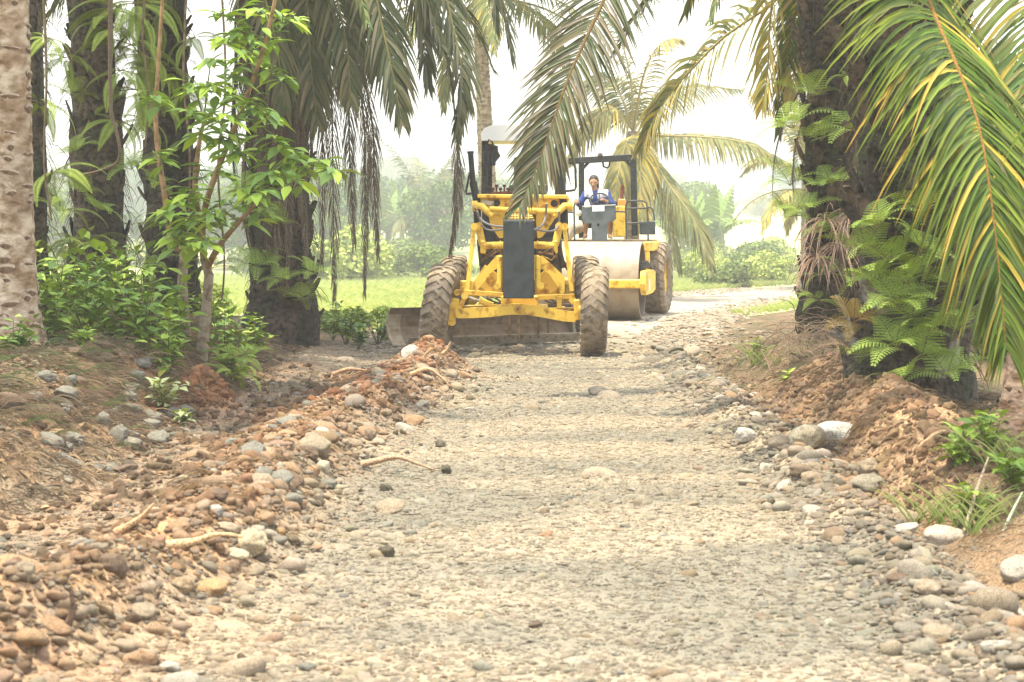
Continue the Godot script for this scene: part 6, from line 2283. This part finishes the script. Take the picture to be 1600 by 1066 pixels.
	for k in 4:
		var mb := MB.new()
		mb.col = [Color(0.17, 0.26, 0.045), Color(0.26, 0.36, 0.06), Color(0.12, 0.20, 0.05), Color(0.34, 0.38, 0.18)][k]
		mb.leaf(Vector3.ZERO, Vector3(0, 0.1, 1), Vector3.UP, 1.0, 0.46, 0.5)
		lm.append(mb.build())
	var sh := [
		[225, 545, 22.6, 0.95, 0, "largest leafy shrub with upright glossy leaves before the sapling trunks"], [262, 560, 22.0, 0.75, 1, "bright green shrub touching the pale sapling trunk"], [185, 555, 22.8, 0.8, 0, "shrub with broad leaves between the big fern and the largest shrub"],
		[135, 560, 23.4, 0.85, 2, "dark green shrub behind the big fern at the foot of the pale palm"], [90, 530, 24.0, 0.9, 1, "sunlit shrub right of the pale palm trunk"], [160, 470, 25.5, 1.0, 2, "tall dark shrub at the foot of the second palm"], [110, 450, 26.5, 1.1, 1, "yellow-green shrub behind the pale palm trunk"],
		[372, 570, 24.5, 0.7, 1, "yellow-green shrub right of the red earth heap"], [350, 530, 26.0, 0.75, 2, "dark shrub behind the red earth heap"], [395, 520, 29.0, 0.6, 1, "small bright shrub left of the leaning palm's foot"], [255, 605, 20.8, 0.38, 3, "small pale grey-green plant on the bank left of the red earth heap"], [290, 655, 20.4, 0.18, 3, "tiny whitish sprout below the red earth heap"],
		[205, 500, 24.6, 1.0, 1, "bright leafy shrub rising behind the largest shrub"], [270, 520, 24.0, 0.85, 0, "green shrub between the two pale sapling trunks"], [240, 500, 25.6, 0.95, 2, "dark leafy shrub at the foot of the third palm"], [95, 580, 22.4, 0.55, 0, "low leafy shrub in front of the sunlit shrub by the pale palm"], [330, 480, 28.0, 0.7, 1, "yellowish shrub seen behind the pale sapling trunk"],
		[520, 515, 34.5, 0.6, 1, "pale green weedy shrub touching the leaning palm"], [610, 510, 35.5, 0.55, 1, "pale weedy shrub just left of the blade end"],
		[130, 625, 20.9, 0.22, 1, "tiny bright sprout on the dry slope below the pale palm"], [20, 640, 20.6, 0.45, 2, "low dark plant at the left edge below the pale palm"], [540, 530, 33.5, 0.55, 1, "weedy shrub between the leaning palm and the blade"], [590, 525, 34.0, 0.6, 0, "taller weedy shrub close to the blade end"], [560, 545, 32.5, 0.4, 2, "low weed in front of the weedy shrubs by the blade"],
		[1185, 545, 27.5, 0.32, 1, "bright green weed patch on the stones left of the tall right trunk"], [1232, 580, 24.5, 0.16, 1, "single bright sprout at the edge of the clay mound"], [1500, 770, 15.2, 0.30, 1, "leafy green weed on the lower right bank"], [1545, 760, 15.2, 0.36, 1, "taller leafy weed in the lower right bank by the brown palm"], [1580, 800, 14.6, 0.32, 0, "leafy weed at the right edge of the picture"], [1515, 815, 14.2, 0.26, 1, "low weed above the broad pale boulder"]]
	for q in sh:
		var at := P(q[0], q[1], q[2])
		at.y = land(at.x, q[2]) - 0.02
		var o := thing("shrub", q[5], "shrub", at)
		var s: float = q[3]
		var n := int(6 + 6 * s)
		for k in n:
			var mb := MB.new()
			var a := rnd(0, TAU)
			var top := Vector3(cos(a) * rnd(0.1, 0.5), rnd(0.5, 1.0), sin(a) * rnd(0.1, 0.5)) * s
			mb.col = Color(0.16, 0.14, 0.06)
			mb.tube([Vector3.ZERO, top * 0.5 + Vector3(0, 0.06 * s, 0), top], [0.009 * s + 0.003, 0.006 * s + 0.002, 0.003], 5)
			put("stem", mb.build(), M.dead, o)
			for j in 9:
				var f := 0.35 + 0.65 * j / 8.0
				var b := Basis(Vector3.UP, j * 2.4 + rnd(-0.4, 0.4)) * Basis(Vector3.RIGHT, rnd(-0.8, 0.2)) * Basis(Vector3.BACK, rnd(-0.4, 0.4)) * Basis.from_scale(Vector3.ONE * rnd(0.7, 1.15) * (0.10 + 0.12 * s))
				var pick: int = q[4] if rng.randf() < 0.6 else rng.randi_range(0, 2)
				if q[4] == 3: pick = 3
				put("leaf", lm[pick], M.leaf, o, Transform3D(b, (top * f * f).lerp(top * f + Vector3(0, 0.06 * s, 0), 0.8)))
	# long grass at the lower right
	var gr := MB.new()
	for k in 60:
		var a := rnd(0, TAU)
		gr.blade(Vector3(rnd(-0.25, 0.25), -0.02, rnd(-0.25, 0.25)), Vector3(cos(a) * 0.45, 1, sin(a) * 0.45), Vector3(cos(a + 1.57), 0, sin(a + 1.57)), rnd(0.2, 0.5), 0.013, 1.1, 5, tone(Color(0.15, 0.22, 0.05), 0.2), Color(0.33, 0.33, 0.13), 0.3)
	var gm := gr.build()
	for q in [[1490, 805, 14.4, "grass tuft left of the leafy weeds on the lower right"], [1545, 830, 14.0, "grass tuft in front of the leafy weeds on the lower right"], [1590, 770, 15.0, "grass tuft behind the leafy weeds at the right edge"], [1195, 550, 27.2, "grass tuft on the stones left of the tall right trunk"]]:
		var at := P(q[0], q[1], q[2])
		at.y = land(at.x, q[2])
		tag(put("grass_tuft", gm, M.grass, self, Transform3D(Basis(Vector3.UP, rnd(0, TAU)), at)), q[3], "grass")
	for q in [[[1508, 830, 14.0], [1525, 770, 14.1], [1545, 715, 14.2], "bleached upright stick among the weeds on the lower right"], [[1540, 845, 13.8], [1500, 780, 14.3], [1470, 760, 14.6], "brown stick leaning left across the weeds on the lower right"], [[1560, 850, 13.6], [1580, 805, 13.7], [1598, 770, 13.8], "pale green flat stalk standing at the lower right edge"]]:
		var mb := MB.new()
		mb.col = [Color(0.45, 0.36, 0.24), Color(0.26, 0.18, 0.11), Color(0.34, 0.40, 0.27)][0 if q[1][0] == 1525 else (1 if q[1][0] == 1500 else 2)]
		mb.tube(line_of(q.slice(0, 3), Vector3.ZERO), [0.014, 0.011, 0.006], 7)
		tag(put("stick", mb.build(), M.dead, self), q[3], "stick")


func build_litter() -> void:
	rng.seed = 3131
	# dry grass and fibre on the banks
	var mb := MB.new()
	for k in 14:
		var a := rnd(0, TAU)
		mb.blade(Vector3(rnd(-0.2, 0.2), rnd(-0.02, 0.05), rnd(-0.2, 0.2)), Vector3(cos(a), rnd(-0.1, 0.9), sin(a)), Vector3(cos(a + 1.57), 0.2, sin(a + 1.57)), rnd(0.4, 1.2), 0.028, 2.0, 4, tone(Color(0.7, 0.7, 0.7), 0.4), Color(1, 1, 1))
	var tuft := mb.build()
	var xs := []
	var cs := PackedColorArray()
	for k in 19000:
		var d := rnd(14.0, 34.0)
		var x := rnd(-6.8, -3.05)
		if k % 12 == 0:
			d = rnd(13.0, 27.0)
			x = rnd(2.9, 4.6)
		elif k % 6 == 1:
			d = rnd(9.0, 28.0)
			x = left_row(d) + rng.randfn(-0.3, 0.4)
			if rng.randf() < 0.7: continue
		var s := rnd(0.09, 0.26) * (1.7 if k % 7 == 0 else 1.0)
		xs.append(Transform3D(Basis(Vector3.UP, rnd(0, TAU)) * Basis(Vector3.RIGHT, rnd(-0.6, 0.6)) * Basis.from_scale(Vector3(s, s * 0.9, s)), on(x, d)))
		var c := Color(0.13, 0.09, 0.06).lerp(Color(0.36, 0.26, 0.16), rng.randf() * rng.randf())
		if x < -4.0 and rng.randf() < 0.4: c = Color(0.10, 0.13, 0.045)
		if k % 6 == 1 or k % 6 == 0: c = c.lerp(Color(0.45, 0.29, 0.14), 0.6)
		cs.append(tone(c, 0.2))
	multi("dry_grass", tuft, M.dead, xs, cs, "dry brown grass and root fibre strewn over the banks", "dry grass")
	var um := MB.new()
	for k in 16:
		var a := rnd(0, TAU)
		um.blade(Vector3(rnd(-0.15, 0.15), -0.02, rnd(-0.15, 0.15)), Vector3(cos(a) * 0.6, rnd(0.5, 1.0), sin(a) * 0.6), Vector3(cos(a + 1.57), 0, sin(a + 1.57)), rnd(0.5, 1.1), 0.022, 1.6, 4, tone(Color(0.7, 0.7, 0.7), 0.4), Color(1, 1, 1))
	var upright := um.build()
	xs = []
	cs = PackedColorArray()
	for k in 3600:
		var d := rnd(16.0, 31.0)
		var x := rnd(-6.6, -3.5) + 0.3 * rng.randfn()
		if x > -3.2: continue
		if k % 9 == 0:
			d = rnd(14.0, 27.0)
			x = rnd(3.5, 4.8)
		if n_patch.get_noise_2d(x * 1.5, d) < -0.12: continue
		var s := rnd(0.12, 0.34)
		xs.append(Transform3D(Basis(Vector3.UP, rnd(0, TAU)) * Basis(Vector3.RIGHT, rnd(-0.4, 0.4)) * Basis.from_scale(Vector3(s * 1.2, s, s * 1.2)), on(x, d)))
		var c := Color(0.12, 0.085, 0.055).lerp(Color(0.33, 0.23, 0.14), rng.randf())
		if rng.randf() < 0.22: c = Color(0.13, 0.17, 0.05)
		cs.append(tone(c, 0.2))
	multi("withered_grass", upright, M.dead, xs, cs, "withered upright grass and twigs on the bank under the palms", "dry grass")
	var fl := MB.new()
	fl.col = Color(1, 1, 1)
	fl.leaf(Vector3(0, 0, -0.5), Vector3(0, 0.25, 1), Vector3.UP, 1.0, 0.4, 0.9)
	xs = []
	cs = PackedColorArray()
	for k in 3200:
		var d := rnd(14.0, 33.0)
		var x := rnd(-6.5, -3.0) if k % 4 else rnd(2.8, 4.8)
		var s := rnd(0.05, 0.15)
		xs.append(Transform3D(Basis(Vector3.UP, rnd(0, TAU)) * Basis(Vector3.RIGHT, rnd(-0.5, 0.5)) * Basis(Vector3.BACK, rnd(-0.7, 0.7)) * Basis.from_scale(Vector3.ONE * s), on(x, d, 0.02)))
		cs.append(tone(Color(0.14, 0.09, 0.055).lerp(Color(0.33, 0.23, 0.13), rng.randf()), 0.25))
	multi("leaf_litter", fl.build(), M.dead, xs, cs, "fallen brown leaves lying over the earth banks", "fallen leaves")
	# bigger roots
	for q in [[[565, 735], [590, 722], [620, 716], [650, 726], [682, 738], "thick peeled root sticking out of the windrow onto the road"], [[640, 590], [668, 578], [690, 592], [702, 604], "curled root on the red clay heap before the left front tyre"], [[520, 588], [545, 578], [575, 580], [600, 574], "pale root lying across the far end of the windrow"], [[260, 860], [300, 850], [340, 838], [380, 842], "thin root lying on the track left of the windrow"], [[420, 770], [428, 800], [446, 812], "pale forked root on the windrow's road side"],
		[[100, 1000], [112, 960], [110, 920], "dark twig standing in the lower left clay"], [[180, 840], [215, 815], [240, 790], "grey-brown branch on the left track"], [[1290, 590], [1325, 620], [1300, 660], "root poking from the top of the right clay mound"], [[1440, 710], [1470, 722], [1500, 716], "pale root at the near end of the right clay mound"], [[690, 560], [698, 548], [704, 535], "thin twig standing before the left front tyre"], [[660, 565], [668, 552], [676, 546], "bent twig beside the left front tyre"], [[230, 560], [225, 600], [215, 660], "pale dead stem on the dry slope under the shrubs"]]:
		var p := []
		var n: int = q.size() - 1
		var h0 := hit(q[0][0], q[0][1])
		for k in n:
			var g := P(q[k][0], q[k][1], -h0.z)
			g.y = maxf(g.y, land(g.x, -g.z) + 0.012)
			p.append(g + Vector3(0, 0.01, 0))
		var sm := []
		var rr := []
		for k in 12:
			sm.append(cr(p, k / 11.0))
			rr.append(lerpf(0.026, 0.007, k / 11.0) * rnd(0.85, 1.15))
		mb = MB.new()
		mb.col = tone(Color(0.46, 0.32, 0.19), 0.2)
		if q[n].begins_with("dark"): mb.col = Color(0.14, 0.09, 0.06)
		mb.tube(sm, rr, 8, true, 0.3, n_mid)
		tag(put("root", mb.build(), M.dead, self), q[n], "root")
	mb = MB.new()
	for q in [[1290, 345, 27.6], [1330, 335, 27.6], [1310, 385, 27.6], [1360, 350, 27.7], [1275, 400, 27.7]]:
		var root := P(q[0], q[1], q[2])
		for k in 34:
			mb.blade(root, Vector3(rnd(-1, 1), rnd(-0.3, 0.8), rnd(0.1, 0.8)), Vector3(0, 0.3, 1), rnd(0.35, 0.8), 0.014, 2.2, 5, tone(Color(0.30, 0.18, 0.12), 0.2), Color(0.38, 0.27, 0.19))
	tag(put("withered_fern", mb.build(), M.dead, self), "withered reddish brown fern strands hanging on the tall right trunk", "fern", "", "stuff")
	# dead twigs piled at the foot of the tall right trunk
	mb = MB.new()
	for k in 240:
		var at := on(4.1 + rng.randfn(-0.35, 0.38), 27.2 + rng.randfn(0, 0.45), rnd(0.0, 0.35))
		var a := rnd(0, TAU)
		mb.blade(at, Vector3(cos(a), rnd(-0.4, 0.8), sin(a) * 0.6), Vector3(0, 0.3, 1), rnd(0.25, 0.8), 0.012, 1.0, 3, tone(Color(0.20, 0.14, 0.09), 0.3), Color(0.28, 0.2, 0.13))
	tag(put("brushwood", mb.build(), M.dead, self), "tangle of dead twigs at the foot of the tall right trunk", "twigs", "", "stuff")
